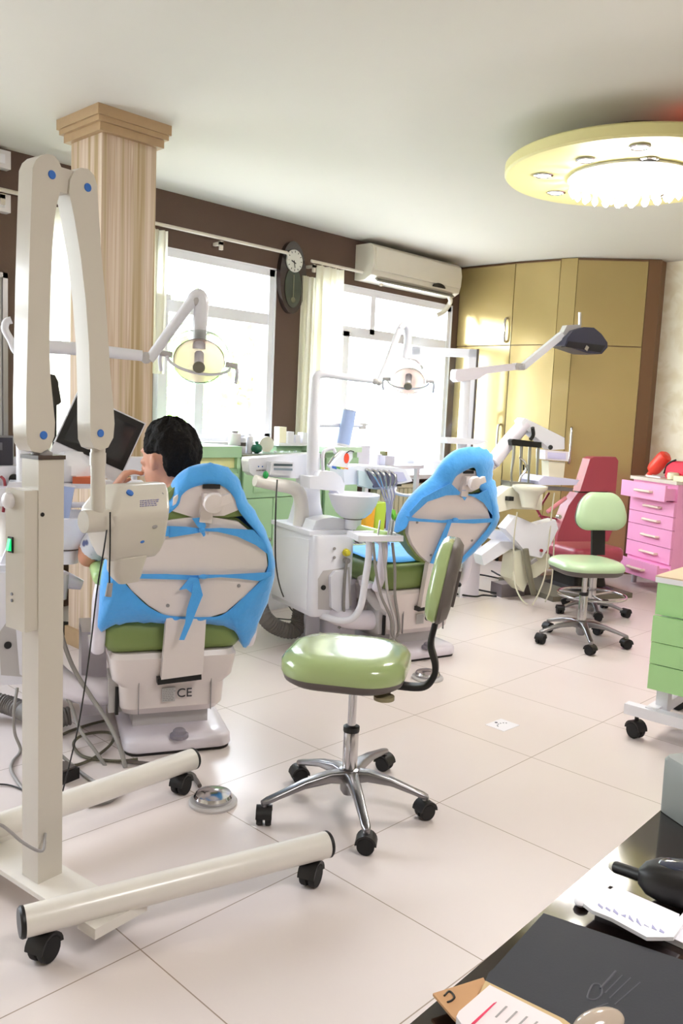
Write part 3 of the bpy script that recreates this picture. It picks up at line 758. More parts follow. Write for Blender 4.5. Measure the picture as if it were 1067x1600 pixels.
# seat, leg rest
B().pillow((-0.02, 0.36, 0.465), 0.27, 0.335, 0.068, 0.07, 0.05, 6, crown=0.01).done('seat', green_seat, chair)
rot = Matrix.Rotation(math.radians(-22), 3, 'X')
B().pillow((-0.02, 0.90, 0.40), 0.22, 0.30, 0.055, 0.07, 0.04, 6, rot=rot).done('leg_rest', green_seat, chair)
B().pillow((-0.02, 0.88, 0.345), 0.18, 0.28, 0.03, 0.05, 0.02, 5, rot=rot).done('leg_rest_shell', chw, chair)
# backrest shell (white), outlined on its rear face
shell = [(183, 872), (198, 846), (226, 822), (268, 812), (320, 806), (372, 815), (400, 838), (416, 866), (418, 884), (408, 905), (384, 930), (352, 957), (322, 966), (258, 962), (232, 946), (205, 922), (188, 898)]
P = [cb_(a, b) for a, b in shell]
B().ext(P, fw*0.035, bev=0.014, seg=3).done('backrest_shell', chw, chair)
cc = sum(P, Vector())/len(P)
cush = [cc+(p-cc)*1.045 for p in P]
bb = B(); bb.ext([p+fw*0.032 for p in cush], fw*0.075, bev=0.028, seg=4); bb.done('backrest_cushion', green_seat, chair)
for (a, b) in ((262, 946), (373, 915), (207, 873)):
    q = cb_(a, b); B().lathe([(0.007, -0.002), (0.007, 0.003), (0.002, 0.004)], q, (0, -1, -0.2), 12).done('shell_screw', greyp, chair)
# headrest
hs = [(268, 798), (272, 778), (290, 762), (325, 753), (352, 758), (370, 778), (372, 797), (350, 806), (300, 808)]
H_ = [cb_(a, b, 0.0) for a, b in hs]
B().ext(H_, fw*0.03, bev=0.012, seg=3).done('headrest_shell', chw, chair)
hc = sum(H_, Vector())/len(H_)
hr = B(); hr.ext([hc+Vector((0, 0, 0.012))+(p-hc)*1.16+fw*0.03 for p in H_], fw*0.085, bev=0.03, seg=4); hr.done('headrest_cushion', green_seat, chair)
gb = [(236, 800), (262, 790), (372, 790), (378, 806), (320, 812), (250, 815)]
B().ext([cb_(a, b, 0.012) for a, b in gb], fw*0.05, bev=0.012).done('neck_cushion', green_seat, chair)
# headrest bracket, slot and big lever
q = cb_(330, 760, -0.004); B().box(q, (0.062, 0.018, 0.016), bev=0.003).done('bracket_slot', black, chair)
q = cb_(331, 778, -0.022); B().box(q+Vector((0, 0, -0.005)), (0.066, 0.045, 0.045), bev=0.008).done('bracket', chw, chair)
q = cb_(322, 800, -0.014); B().box(q, (0.045, 0.03, 0.075), bev=0.006, rot=Matrix.Rotation(0.1, 3, 'Y')).done('bracket_arm', chw, chair)
q = cb_(325, 814, -0.016); B().box(q, (0.03, 0.02, 0.02), bev=0.003).done('bracket_foot', lgrey, chair)
q = cb_(334, 786, -0.075)
B().lathe([(0.014, 0.06), (0.016, 0.024), (0.033, 0.016), (0.038, 0.002), (0.034, -0.012), (0.02, -0.017), (0.002, -0.018)], q, (0, 1, 0.2), 22).done('lever_knob', chw, chair)
qb = cb_(343, 783, -0.058); B().box(qb+Vector((0.004, -0.02, 0.004)), (0.07, 0.024, 0.032), bev=0.008, rot=Matrix.Rotation(-0.35, 3, 'Y')).done('lever', chw, chair)
# arm rests
for s, x in ((-1, -0.305), (1, 0.283)):
    aa = B().tube([(x, 0.10, 0.405), (x, 0.07, 0.46), (x, 0.05, 0.60), (x-0.01*s, 0.08, 0.665), (x-0.01*s, 0.20, 0.675)], [0.026, 0.028, 0.026, 0.024, 0.02], 16).done('arm_support', chp, chair)
    B().box((x*0.93, 0.18, 0.415), (0.10, 0.10, 0.03), bev=0.01).done('arm_bracket', chp, aa)
    B().pillow((x-0.012*s, 0.20, 0.695), 0.036, 0.17, 0.03, 0.034, 0.026, 6).done('arm_pad', mat('pale_green_pad', (176, 206, 138), 0.35), aa)
# rigid pipe to the unit
B().tube([(-0.20, 0.20, 0.20), (-0.33, 0.22, 0.205), (-0.42, 0.27, 0.22), (-0.50, 0.38, 0.27)], 0.055, 20).done('link_arm', chp, chair)
B().box((-0.235, 0.19, 0.21), (0.05, 0.13, 0.14), bev=0.02).done('link_flange', lgrey, chair)
B().box((-0.30, 0.50, 0.22), (0.10, 0.24, 0.36), bev=0.04).done('junction_cover', chp, chair)

# ---- the blue disposable cover: top-level, draped on the chair
def cover(fr, label):
    r = thing('chair_cover', label, 'chair cover', fr, 'blue disposable chair covers')
    outer = [(266, 775), (274, 750), (296, 732), (328, 725), (356, 732), (374, 752), (384, 778), (402, 806), (418, 838), (427, 868), (429, 892), (421, 930), (403, 975), (384, 1012), (366, 985), (330, 975), (290, 974), (256, 974), (215, 972), (180, 976), (155, 985), (156, 950), (159, 905), (166, 872), (176, 845), (192, 822), (216, 804), (244, 792)]
    inner = [(278, 790), (284, 774), (300, 762), (328, 756), (350, 761), (366, 778), (372, 796), (386, 815), (404, 836), (416, 860), (419, 884), (408, 906), (384, 930), (366, 947), (352, 958), (334, 964), (290, 964), (258, 961), (232, 948), (210, 928), (190, 905), (184, 893), (182, 880), (186, 866), (194, 850), (208, 832), (232, 818), (258, 806)]
    n = len(outer)
    def ol(o): return [cb_(a, b, o) for a, b in outer]
    O = ol(0.05); I = [cb_(a, b, -0.006) for a, b in inner]
    # close smooth loops
    def sm(P, k=4):
        Q = spline([P[-1]]+P+[P[0], P[1]], k); return Q[k:k+len(P)*k]
    O, I = sm(O), sm(I); m = len(O)
    rg = []
    for t, out, yy in ((0.0, 0.0, 0.0), (0.3, 0.012, -0.012), (0.6, 0.012, -0.012), (0.85, 0.006, -0.005), (1.0, 0, 0)):
        ring = []
        for i in range(m):
            p = I[i].lerp(O[i], t); d = (O[i]-I[i]).normalized()
            w = 0.004*math.sin(i*1.7)+0.003*math.sin(i*3.1+1)
            ring.append(p+d*(out*0.3+w*t)+Vector((0, yy+w*0.8*math.sin(t*PI), 0)))
        rg.append(ring)
    cO = sum(O, Vector())/m
    for sc_, yy in ((1.0, 0.03), (0.97, 0.07), (0.86, 0.092), (0.5, 0.10), (0.05, 0.10)):
        rg.append([cO+(p-cO)*sc_+Vector((0, yy, 0)) for p in O])
    o = B().loft(rg, cap=False).done('sheet', bluecl, r, sharp=80, solid=0.0025)
    # webs running to the ties
    def strip(px, nm, o_=-0.018):
        P = [cb_(a, b, o_) for a, b in px]; B().ext(P, (0, 0.003, 0), 0).done(nm, bluecl, r)
    strip([(264, 822), (290, 823), (316, 826), (318, 831), (296, 835), (264, 840)], 'tie_web')
    strip([(316, 826), (345, 825), (396, 828), (412, 846), (418, 866), (400, 852), (370, 838), (340, 831), (318, 830)], 'tie_web')
    strip([(188, 850), (215, 826), (266, 822), (266, 838), (230, 838), (196, 866)], 'tie_web')
    strip([(186, 899), (218, 897), (260, 897), (300, 899), (318, 899), (318, 904), (296, 906), (218, 904), (186, 905)], 'tie')
    strip([(318, 898), (350, 898), (424, 894), (424, 900), (405, 908), (372, 904), (345, 902), (318, 904)], 'tie')
    k_ = cb_(318, 901, -0.025); B().sph(k_, (0.02, 0.012, 0.009), 12, 8).done('knot', bluecl, r)
    k_ = cb_(316, 828, -0.025); B().sph(k_, (0.012, 0.010, 0.012), 12, 8).done('knot', bluecl, r)
    strip([(300, 810), (318, 808), (322, 822), (316, 830), (308, 822)], 'bow', -0.03)
    strip([(313, 830), (320, 829), (321, 836), (318, 839)], 'bow', -0.028)
    # long hanging tail
    tail = [(306, 905, 8), (308, 930, 9), (300, 952, 8), (294, 975, 5), (284, 1000, 4)]
    T = [(cb_(a-w, b, -0.028-0.012*i), cb_(a+w, b, -0.024-0.012*i)) for i, (a, b, w) in enumerate(tail)]
    T[0] = (cb_(303, 903, -0.028), cb_(310, 903, -0.028))
    bb = B(); bb.loft([[a, b, b+Vector((0, .003, 0)), a+Vector((0, .003, 0))] for a, b in T]); bb.done('tail', bluecl, r, sharp=60)
    strip([(296, 902), (306, 903), (303, 930), (291, 920), (280, 922), (292, 908)], 'tail', -0.030)
    return r
cov1 = cover(CF, 'blue disposable cover tied over the back of the dental chair with the seated man')
chair2 = dup(chair, 'olive green and white dental chair beside the cuspidor unit, empty under its blue cover', C2F)
# the farther chair wears its cover higher, leaving the lower cushion edge bare
def cover_far():
    r = thing('chair_cover', 'blue disposable cover tied high over the farther dental chair beside the cuspidor', 'chair cover', C2F, 'blue disposable chair covers')
    K = lambda a, b, o=0.0: C2F.pl(a, b, (0, -0.03+o, 0.5), (0, 1, 0.24))
    outer = [(621, 832), (626, 812), (641, 786), (661, 764), (682, 746), (694, 728), (706, 714), (722, 703), (740, 699), (756, 701), (768, 710), (771, 726), (769, 746), (775, 757), (777, 786), (780, 808), (773, 826), (752, 851), (732, 871), (718, 883)]
    inner = [(636, 822), (642, 808), (656, 792), (680, 776), (700, 766), (706, 756), (712, 745), (722, 738), (734, 732), (741, 731), (744, 737), (745, 746), (746, 757), (754, 768), (766, 785), (769, 806), (764, 822), (745, 846), (727, 866), (714, 880)]
    O, I = spline([K(a, b, 0.035) for a, b in outer], 4), spline([K(a, b, -0.014) for a, b in inner], 4); m = len(O); rg = []
    for t, yy in ((0.0, 0.0), (0.3, -0.012), (0.65, -0.012), (0.9, -0.004), (1.0, 0)):
        rg.append([I[i].lerp(O[i], t)+Vector((0, yy, 0))+(O[i]-I[i]).normalized()*(0.005*math.sin(i*1.9)*t) for i in range(m)])
    cO = sum(O[14:-14], Vector())/len(O[14:-14])
    for sc_, yy in ((1.0, 0.03), (0.96, 0.06), (0.8, 0.075), (0.4, 0.08), (0.05, 0.08)): rg.append([cO+(p-cO)*sc_+Vector((0, yy, 0)) for p in O])
    B().loft(rg, cap=False, close=False).done('sheet', bluecl, r, sharp=80, solid=0.0025)
    def strip(px, nm, o_=-0.02, th=0.003): B().ext([K(a, b, o_) for a, b in px], (0, th, 0)).done(nm, bluecl, r)
    strip([(704, 755), (722, 772), (748, 772), (762, 764), (768, 790), (770, 806), (756, 786), (742, 777), (729, 773), (697, 774), (668, 784), (645, 805), (640, 812), (640, 800), (660, 778)], 'tie_web')
    strip([(634, 806), (652, 810), (690, 813), (706, 811), (722, 812), (770, 810), (770, 816), (740, 818), (712, 817), (690, 817), (640, 814)], 'tie', -0.028)
    strip([(700, 814), (706, 815), (694, 850), (682, 882), (672, 880), (686, 846)], 'tail', -0.030)
    q_ = K(711, 812, -0.032); B().sph(q_, (0.022, 0.012, 0.011), 12, 8).done('knot', bluecl, r)
    strip([(722, 766), (728, 766), (730, 776), (726, 782), (722, 776)], 'bow', -0.03)
    # sheet hanging over the seat on the far side
    B().loft([[Vector((x, y, z)) for x, y, z in ((-0.305, 0.16, 0.58+d), (-0.30, 0.16, 0.545+d), (-0.30, 0.62, 0.545+d), (-0.305, 0.62, 0.58+d))] for d in (0.0, -0.0)] if False else [[Vector((-0.275+0.51*u, y, 0.546+0.004*math.sin(9*u+y*20))) for u in [k/12 for k in range(13)]] for y in (0.10, 0.25, 0.40, 0.55, 0.69)], cap=False, close=False).done('seat_sheet', bluecl, r, sharp=80, solid=0.003)
    return r
cov2 = cover_far()
# ------------------------------------------------------------------ cuspidor unit beside each olive chair
U = lambda px, py, y: C2F.p(px, py, 'y', y)
unit = thing('dental_unit', 'white dental unit with cuspidor bowl and yellow knob left of the farther olive chair', 'dental unit', C2F, 'cuspidor dental units')
BX0, BX1, BY0, BY1 = -0.60, -0.345, 0.27, 0.80
zb, zt = U(492, 965, BY0).z, U(492, 838, BY0).z
rg = []
for z, k in ((zb, 0.96), (zb+0.02, 1.0), (zt-0.02, 1.0), (zt, 0.97)):
    rg.append([Vector(((BX0+BX1)/2+u*k, (BY0+BY1)/2+v*k, z)) for u, v in rrect((BX1-BX0)/2, (BY1-BY0)/2, 0.03, 5)])
B().loft(rg).done('cabinet', white, unit)
B().ext([(BX0-0.006, BY0+0.06, zb+0.03), (BX0-0.006, BY1-0.03, zb+0.03), (BX0-0.006, BY1-0.03, zt-0.14)]+[(BX0-0.006, BY0+0.06+(BY1-BY0-0.09)*math.cos(a), zt-0.14+0.11*math.sin(a)) for a in [PI/2*i/8 for i in range(1, 9)]], (0.01, 0, 0), bev=0.003).done('side_door', pvc, unit)
bb = B()
rc = [U(a, b, BY0-0.002) for a, b in ((497, 952), (497, 905), (505, 892), (546, 886), (550, 945), (535, 955))]
bb.ext(rc, (0, 0.006, 0), 0).done('recess_panel', lgrey, unit)
q = U(505, 918, BY0-0.004); B().cyl(q, q+Vector((0, -0.006, 0)), 0.014, seg=18).done('hose_port', black, unit)
bp = [U(a, b, BY0-0.03) for a, b in ((518, 950), (517, 902), (524, 893), (543, 890), (546, 950), (532, 960))]
B().ext(bp, (0, 0.03, 0), bev=0.012, seg=3).done('bottle', white, unit)
for py in (857, 871): q = U(522, py, BY0-0.002); B().cyl(q, q+Vector((0, -0.006, 0)), 0.008, seg=14).done('valve_port', greyp, unit)
q = U(540, 863, BY0-0.004); yk = B().lathe([(0.022, 0), (0.022, 0.01), (0.016, 0.012), (0.016, 0.03), (0.002, 0.032)], q, (0, -1, 0), 8).done('yellow_knob', mat('yellow_plastic', (220, 208, 60), 0.4), unit)
q2 = U(542, 876, BY0-0.02); B().cyl(q2+Vector((0, 0.02, 0)), q2+Vector((0, -0.012, 0)), 0.016, seg=14).done('knob_collar', greyp, yk)
B().tube([U(542, 872, BY0-0.02), U(539, 900, BY0-0.04), U(537, 940, BY0-0.04), U(537, 968, BY0-0.03), (BX0+0.16, BY0-0.02, 0.16)], 0.0085, 10).done('hose', hosegrey, unit)
# top shelf and bowl bracket
B().box(((BX0+BX1)/2, (BY0+BY1)/2+0.02, zt+0.008), (BX1-BX0+0.02, BY1-BY0-0.05, 0.024), bev=0.010).done('top_shelf', white, unit)
B().ext([(BX0+0.03, 0.36, zt+0.02), (BX0+0.05, 0.36, zt+0.07)]+[(BX0+0.05+0.26*t, 0.36, zt+0.07+0.03*math.sin(PI*t*0.8)-0.05*t*t) for t in (0.2, 0.4, 0.6, 0.8, 1.0)]+[(BX0+0.31, 0.36, zt+0.015)], (0, 0.12, 0), bev=0.01).done('bowl_bracket', white, unit)
bc = U(553, 779, 0.34); bz = bc.z
B().lathe([(0.046, -0.17), (0.048, -0.112), (0.070, -0.104), (0.100, -0.078), (0.125, -0.035), (0.142, 0.012), (0.146, 0.024), (0.141, 0.028), (0.130, 0.014), (0.10, -0.04), (0.05, -0.075), (0.004, -0.080)], (bc.x, bc.y, bz), seg=40).done('cuspidor_bowl', white, unit)
B().lathe([(0.049, -0.116), (0.0545, -0.114), (0.0545, -0.106), (0.049, -0.104)], (bc.x, bc.y, bz), seg=30, cap=False).done('bowl_seal', dark, unit)
# cuspidor head block with spout
hl, hr_ = U(486, 752, 0.42), U(540, 758, 0.42)
hb = [U(a, b, 0.36) for a, b in ((484, 745), (484, 763), (508, 766), (527, 767), (530, 772), (537, 772), (539, 758), (533, 745), (522, 737), (500, 737), (497, 744))]
B().ext(hb, (0, 0.11, 0), bev=0.010, seg=3).done('filler_head', white, unit)
B().tube([U(505, 740, 0.42), U(504, 714, 0.42), U(508, 704, 0.42), U(520, 701, 0.42), U(524, 708, 0.40)], 0.010, 12).done('cup_filler', white, unit)
B().tube([U(532, 704, 0.38), U(522, 714, 0.36), U(513, 726, 0.35)], [0.004, 0.008, 0.006], 10).done('spittoon_spout', chrome, unit)
# column under the lamp post and the console bracket
cz = zt
B().loft([[Vector((-0.47+u, 0.62+v, z)) for u, v in rrect(hx, hy, 0.03, 5)] for z, hx, hy in ((zt, 0.10, 0.10), (zt+0.04, 0.085, 0.085), (zt+0.14, 0.065, 0.07), (zt+0.30, 0.055, 0.06))]).done('column', white, unit)
p0, p1, p2, p3 = U(398, 751, 0.55), U(430, 757, 0.55), U(462, 765, 0.55), U(470, 815, 0.55)
B().tube([p0, p1, p2, (p2+p3)/2+Vector((0.02, 0, 0)), p3+Vector((0.0, 0, -0.08))], [0.032, 0.036, 0.04, 0.04, 0.05], 18).done('console_arm', mat('creamy_white', (228, 224, 218), 0.35), unit)
cn = [U(a, b, 0.62) for a, b in ((388, 720), (390, 716), (500, 708), (500, 738), (470, 748), (397, 744), (390, 738))]
B().ext(cn, (0, 0.10, 0), bev=0.008).done('console', white, unit)
dp = [U(a, b, 0.56) for a, b in ((424, 722), (459, 722), (462, 744), (422, 742))]
dpo = B().ext(dp, (0, 0.06, 0), bev=0.004).done('display_box', white, unit)
B().ext([U(a, b, 0.557) for a, b in ((428, 724.5), (457, 725), (457, 728.5), (428, 728))], (0, 0.004, 0)).done('display_strip', mat('slate_grey', (84, 98, 104), 0.3), dpo)
B().ext([U(a, b, 0.557) for a, b in ((428, 731), (457, 732), (457, 735.5), (428, 734.5))], (0, 0.004, 0)).done('display_strip', mat('pale_slate', (150, 164, 178), 0.3), dpo)
q = U(415, 742, 0.53); B().sph(q, (0.016, 0.016, 0.022), 14, 8).done('green_cap', mat('bright_green_plastic', (40, 160, 80), 0.4), unit)
for px in (404, 410): q = U(px, 729, 0.615); B().sph(q, 0.004, 8, 6).done('indicator', bluedot, unit)
q = U(409, 735, 0.617)
bb = B(); x = -0.028
for w in (0.007, 0.006, 0.008, 0.006, 0.007, 0.005): bb.box(q+Vector((x, 0, 0)), (w, 0.004, 0.007)); x += w+0.003
bb.done('name_mark', greyp, unit)
# U-shaped tray tube and tray
tz = 0.0
tp = [U(577, 845, 0.03), U(576, 870, 0.03), U(570, 910, 0.05), U(564, 945, 0.08), U(553, 964, 0.12), U(535, 970, 0.17), U(512, 965, 0.24), U(503, 962, 0.30)]
B().tube(tp, 0.019, 16).done('tray_tube', white, unit)
tr0 = [U(540, 836, 0.08), U(599, 852, -0.06), U(630, 842, 0.0), U(572, 826, 0.16)]
tzz = sum(p.z for p in tr0)/4
c_ = sum(tr0, Vector())/4; trx = 0.15
fr_t = Matrix.Rotation(math.radians(-12), 3, 'Z')
to = B().box((c_.x, c_.y, tzz), (0.25, 0.19, 0.02), rot=fr_t, bev=0.006).done('tray', white, unit)
bb = B()
for sx, sy, lx, ly in ((0, 0.09, 0.25, 0.008), (0, -0.09, 0.25, 0.008), (0.12, 0, 0.008, 0.19), (-0.12, 0, 0.008, 0.19)): bb.box(Vector((c_.x, c_.y, tzz+0.013))+fr_t @ Vector((sx, sy, 0)), (lx, ly, 0.014), rot=fr_t, bev=0.002)
bb.done('tray_rim', white, to)
for px in (590, 606, 611):
    q = U(px, 838, 0.03); B().cyl((q.x, q.y, tzz+0.008), (q.x+0.01, q.y, tzz+0.09), 0.006, 0.005, seg=12).done('suction_tip', chrome if px == 590 else lgrey, to)
# suction hoses dropping from the tray
for k, (px, col_) in enumerate(((583, hosegrey), (598, lgrey), (613, hosegrey))):
    B().tube([U(px, 848, 0.0), U(px+4, 890, -0.02), U(px+12-k*4, 930, 0.0), U(610+k*6, 965, 0.02), U(612+k*5, 990, 0.05), (0.0-0.05*k-0.16, 0.06, 0.10)], 0.008, 10).done('suction_hose', col_, unit)
# foot pipe between unit and chair, floor stand and big corrugated hose
B().box(((BX0+BX1)/2+0.05, (BY0+BY1)/2+0.12, zb/2), (0.09, 0.16, zb), bev=0.02).done('pedestal', white, unit)
B().tube([U(566, 900, 0.25), U(575, 925, 0.2), U(590, 945, 0.16), U(606, 955, 0.12)], 0.030, 14).done('link_hose', lgrey, unit)
unit1 = dup(unit, 'white dental unit mostly hidden behind the X-ray pole', Fr(1.848-0.09*math.cos(math.radians(-26)), 2.597-0.09*math.sin(math.radians(-26)), -26))
for ch in list(unit1.children):
    if ch.name.split('.')[0] in ('tray', 'tray_tube', 'suction_hose', 'link_hose', 'cup_filler', 'spittoon_spout'):
        for c_h in list(ch.children): bpy.data.objects.remove(c_h)
        bpy.data.objects.remove(ch)
# thick corrugated waste hoses
def corrugated(name, label, pts, r, m):
    P = spline(pts, 14); bb = B(); n = len(P)
    o = B().tube(P, [r*(1 if i % 2 else 0.9) for i in range(n)], 16, sm=False).done(name, m)
    tag(o, label, 'hose', 'thick corrugated waste hoses'); return o
W = lambda v: (C2F.M @ Vector(v))
ch_m = mat('dark_grey_corrugated', (112, 108, 104), 0.55)
corrugated('corrugated_hose', 'thick grey corrugated hose curving on the floor beside the white cuspidor unit box',
           [atz(404, 935, 0.22), atz(412, 962, 0.16), atz(432, 980, 0.085), atz(460, 985, 0.06), atz(468, 962, 0.14), atz(471, 935, 0.25)], 0.048, ch_m)
corrugated('corrugated_hose', 'grey corrugated hose on the floor at the left edge behind the X-ray pole',
           [atz(-60, 1085, 0.1), atz(0, 1098, 0.07), atz(30, 1108, 0.06), atz(70, 1125, 0.05), atz(110, 1118, 0.06)], 0.04, ch_m)
# low white box behind the corrugated hose
lb = atz(425, 955)
o = B().loft([[Vector((lb.x+0.10+u*k, lb.y+0.15+v*k, z)) for u, v in rrect(0.16, 0.13, 0.04, 5)] for z, k in ((0, 1), (0.22, 1), (0.27, 0.92), (0.28, 0.8))]).done('floor_box', white)
tag(o, 'low white floor connection box behind the thick corrugated hose', 'box')

# ------------------------------------------------------------------ handpiece delivery head by the farther chair
dh = thing('delivery_head', 'white handpiece console with a row of chrome instruments behind the cuspidor bowl', 'instrument console', C2F)
yd = 0.62
hp = [U(a, b, yd) for a, b in ((536, 730), (560, 727), (622, 731), (634, 734), (645, 752), (622, 757), (620, 766), (580, 764), (576, 757), (538, 757))]
B().ext(hp, (0, 0.16, 0), bev=0.012, seg=3).done('console_body', white, dh)
sidep = [U(a, b, yd-0.02) for a, b in ((560, 735), (570, 737), (583, 757), (580, 764), (560, 758))]
B().ext(sidep, (0, 0.03, 0), bev=0.006).done('front_cheek', mat('pale_grey_blue', (206, 218, 220), 0.4), dh)
bb = B().ext([U(a, b, yd-0.012) for a, b in ((574, 736), (620, 741), (621, 758), (584, 762))], (0, 0.03, 0), bev=0.004); bb.done('holder_rail', mat('slate_holder', (120, 118, 140), 0.35), dh)
for i in range(5):
    a = U(576+i*9, 735+i*0.8, yd-0.03); m_ = U(584+i*8.5, 742+i, yd-0.06); e = U(594+i*5, 764-(2*abs(i-2)), yd-0.05)
    hpz = B().tube([a+Vector((0, 0.05, 0.008)), a, m_, e], [0.0065, 0.008, 0.008, 0.005], 12).done('handpiece', chrome, dh)
    t2 = U(604+i*2, 790, yd-0.03); t3 = U(603+i, 840, yd+0.0)
    B().tube([e, (e+t2)/2+Vector((0.004*i, 0, 0)), t2, t3, t3+Vector((0.02, 0.04, -0.10)), (0.05-0.05*i, yd+0.14, 0.56)], 0.004, 8).done('handpiece_tube', mat('lilac_grey_tube', (176, 168, 190), 0.45), hpz)
pd = [U(a, b, yd-0.004) for a, b in ((614, 737), (630, 738), (636, 751), (622, 753))]
B().ext(pd, (0, 0.006, 0), bev=0.002).done('keypad', mat('lavender_keypad', (196, 194, 222), 0.4), dh)
q = U(623, 758, yd-0.006); B().box(q, (0.028, 0.02, 0.012), bev=0.003).done('key_lip', black, dh)
B().tube([U(618, 762, yd), U(618, 770, yd-0.02), U(636, 774, yd-0.06), U(650, 772, yd-0.06)], 0.010, 12).done('grip', white, dh)
B().tube([U(545, 750, yd+0.06), U(520, 752, yd+0.04), U(500, 752, yd)], 0.03, 16).done('support_arm', white, dh)
bt = thing('cup_cylinder', 'pale blue plastic cup dispenser on a horizontal rod beside the lamp post', 'cup dispenser', C2F)
yb = 0.5
c0, c1 = U(546, 642, yb), U(536, 694, yb)
B().cyl(c0, c1, 0.040, 0.041, seg=28).done('tube', bluelt, bt)
B().cyl(c1, c1+(c1-c0)*0.06, 0.043, seg=28).cyl(c0, c0-(c1-c0)*0.03, 0.042, seg=28).done('rim', white, bt)
B().cyl(U(498, 664, yb+0.03), U(565, 665, yb+0.03), 0.012, seg=14).done('rod', white, bt)
q = U(566, 666, yb+0.03); B().box(q, (0.04, 0.02, 0.035), bev=0.006).box(q+Vector((0.02, 0, 0.01)), (0.03, 0.012, 0.012), bev=0.003).done('clamp', lgrey, bt)
bt1m = Fr(1.848, 2.597, -26)
bt1 = dup(bt, 'pale blue plastic cup dispenser right behind the X-ray pole', None, None)
# shift so it stands beside the pole of the nearer unit
tgt = CF.M.inverted() @ atz(94, 792, 0) ; cur = (c0+c1)/2
pz = CF.p(94, 795, 'y', 0.40)
bt1.matrix_world = CF.M @ Matrix.Translation(pz-cur)
pk = thing('packet', 'white packet with a red dot and rainbow stripe on the unit behind the cuspidor', 'packet', C2F)
yk_ = 0.48
B().ext([U(a, b, yk_) for a, b in ((517, 728), (522, 722), (535, 708), (541, 705), (551, 706), (551, 716), (545, 724), (543, 734), (520, 732))], (0, 0.05, 0), bev=0.006).done('pack', pvc, pk)
e_ = U(541.5, 716, yk_-0.002); B().ext([e_+Vector((0.017*math.cos(t*PI/10), 0, 0.030*math.sin(t*PI/10))) for t in range(20)], (0, 0.003, 0)).done('red_dot', mat('orange_red_print', (236, 84, 54), 0.5), pk)
for i, (cname, cc_) in enumerate((('blue_print', (70, 110, 190)), ('green_print', (110, 170, 90)), ('yellow_print', (230, 200, 70)), ('orange_print', (235, 130, 70)))):
    x0 = 519+i*6; B().ext([U(x0, 728+i*0.8, yk_-0.003), U(x0+7, 729+i*0.8, yk_-0.003), U(x0+7, 733.5, yk_-0.003), U(x0, 731.5, yk_-0.003)], (0, 0.003, 0)).done('stripe', mat(cname, cc_, 0.5), pk)
B().tube([U(541, 708, yk_-0.004), U(547, 704.5, yk_-0.004), U(553, 706, yk_-0.004)], 0.003, 8).done('strap', black, pk)

# ------------------------------------------------------------------ operating lights
def reflector(parent, c, axis, r, side):
    """dish lamp head at c looking along axis"""
    a = Vector(axis).normalized(); c = Vector(c)
    dish = mat('peach_reflector', (252, 222, 208), 0.25, var=0.06, scale=14, trans=0.45, ior=1.15)
    h = B().lathe([(0.02, -0.055), (r*0.5, -0.046), (r*0.8, -0.022), (r*0.97, 0.004), (r, 0.008), (r*0.985, 0.012), (r*0.95, 0.004), (r*0.78, -0.018), (r*0.48, -0.040), (0.015, -0.048)], c, a, 36).done('reflector', dish, parent)
    B().lathe([(r*1.0, 0.010), (r*1.10, 0.0), (r*1.20, -0.02), (r*1.23, -0.024), (r*1.21, -0.016), (r*1.11, 0.005), (r*1.01, 0.016)], c, a, 36, cap=False).done('clear_rim', mat('clear_shield', (236, 240, 236), 0.05, trans=0.85, ior=1.2, var=0), h)
    B().cyl(c-a*0.04, c+a*0.055, 0.020, seg=20).done('bulb_shield', white, h)
    B().lathe([(0.023, 0.05), (0.025, 0.056), (0.025, 0.064), (0.002, 0.066)], c, a, 20).done('shield_cap', mat('olive_grey', (128, 124, 108), 0.5), h)
    s = Vector(side).normalized(); s = (s-a*s.dot(a)).normalized(); dn = Vector((0, 0, -1)); dn = (dn-a*dn.dot(a)).normalized()
    bb = B()
    pts = [c+s*r*1.25*math.cos(t)+dn*r*0.55*math.sin(t)+a*0.015 for t in [PI*i/10 for i in range(11)]]
    bb.tube(pts, 0.006, 10, 2); bb.done('yoke', white, h)
    for k in (-1, 1):
        p = c+s*k*r*1.05
        g = B().cyl(p, p+s*k*0.05, 0.012, seg=14).done('side_pivot', lgrey, h)
        B().tube([p+s*k*0.045, p+s*k*0.052+dn*0.03, p+s*k*0.048+dn*0.085], 0.008, 10).done('side_handle', white, g)
    return h
def optics(fr, label, pts, rads, headc, axis, side, joints, r=0.125, neck=None):
    t = thing('operating_light', label, 'dental lamp', fr, 'dental operating lights')
    names = ['post', 'lower_arm', 'upper_arm', 'drop_arm']
    for nm, pp, rr in zip(names, pts, rads): B().tube(pp, rr, 18, 6).done(nm, white, t)
    for (j, jr) in joints: B().sph(j, jr, 16, 10).done('joint', lgrey, t)
    if neck: B().tube(neck, 0.010, 12).done('neck', white, t)
    reflector(t, headc, axis, r, side)
    return t
V = lambda px, py, y=0.45: C2F.p(px, py, 'y', y)
post2 = [V(488, 750), V(489, 700), V(490, 640), V(493, 596), V(497, 586), V(507, 584)]
toeye2 = (C2F.eye()-V(638, 594, 0.62)).normalized()
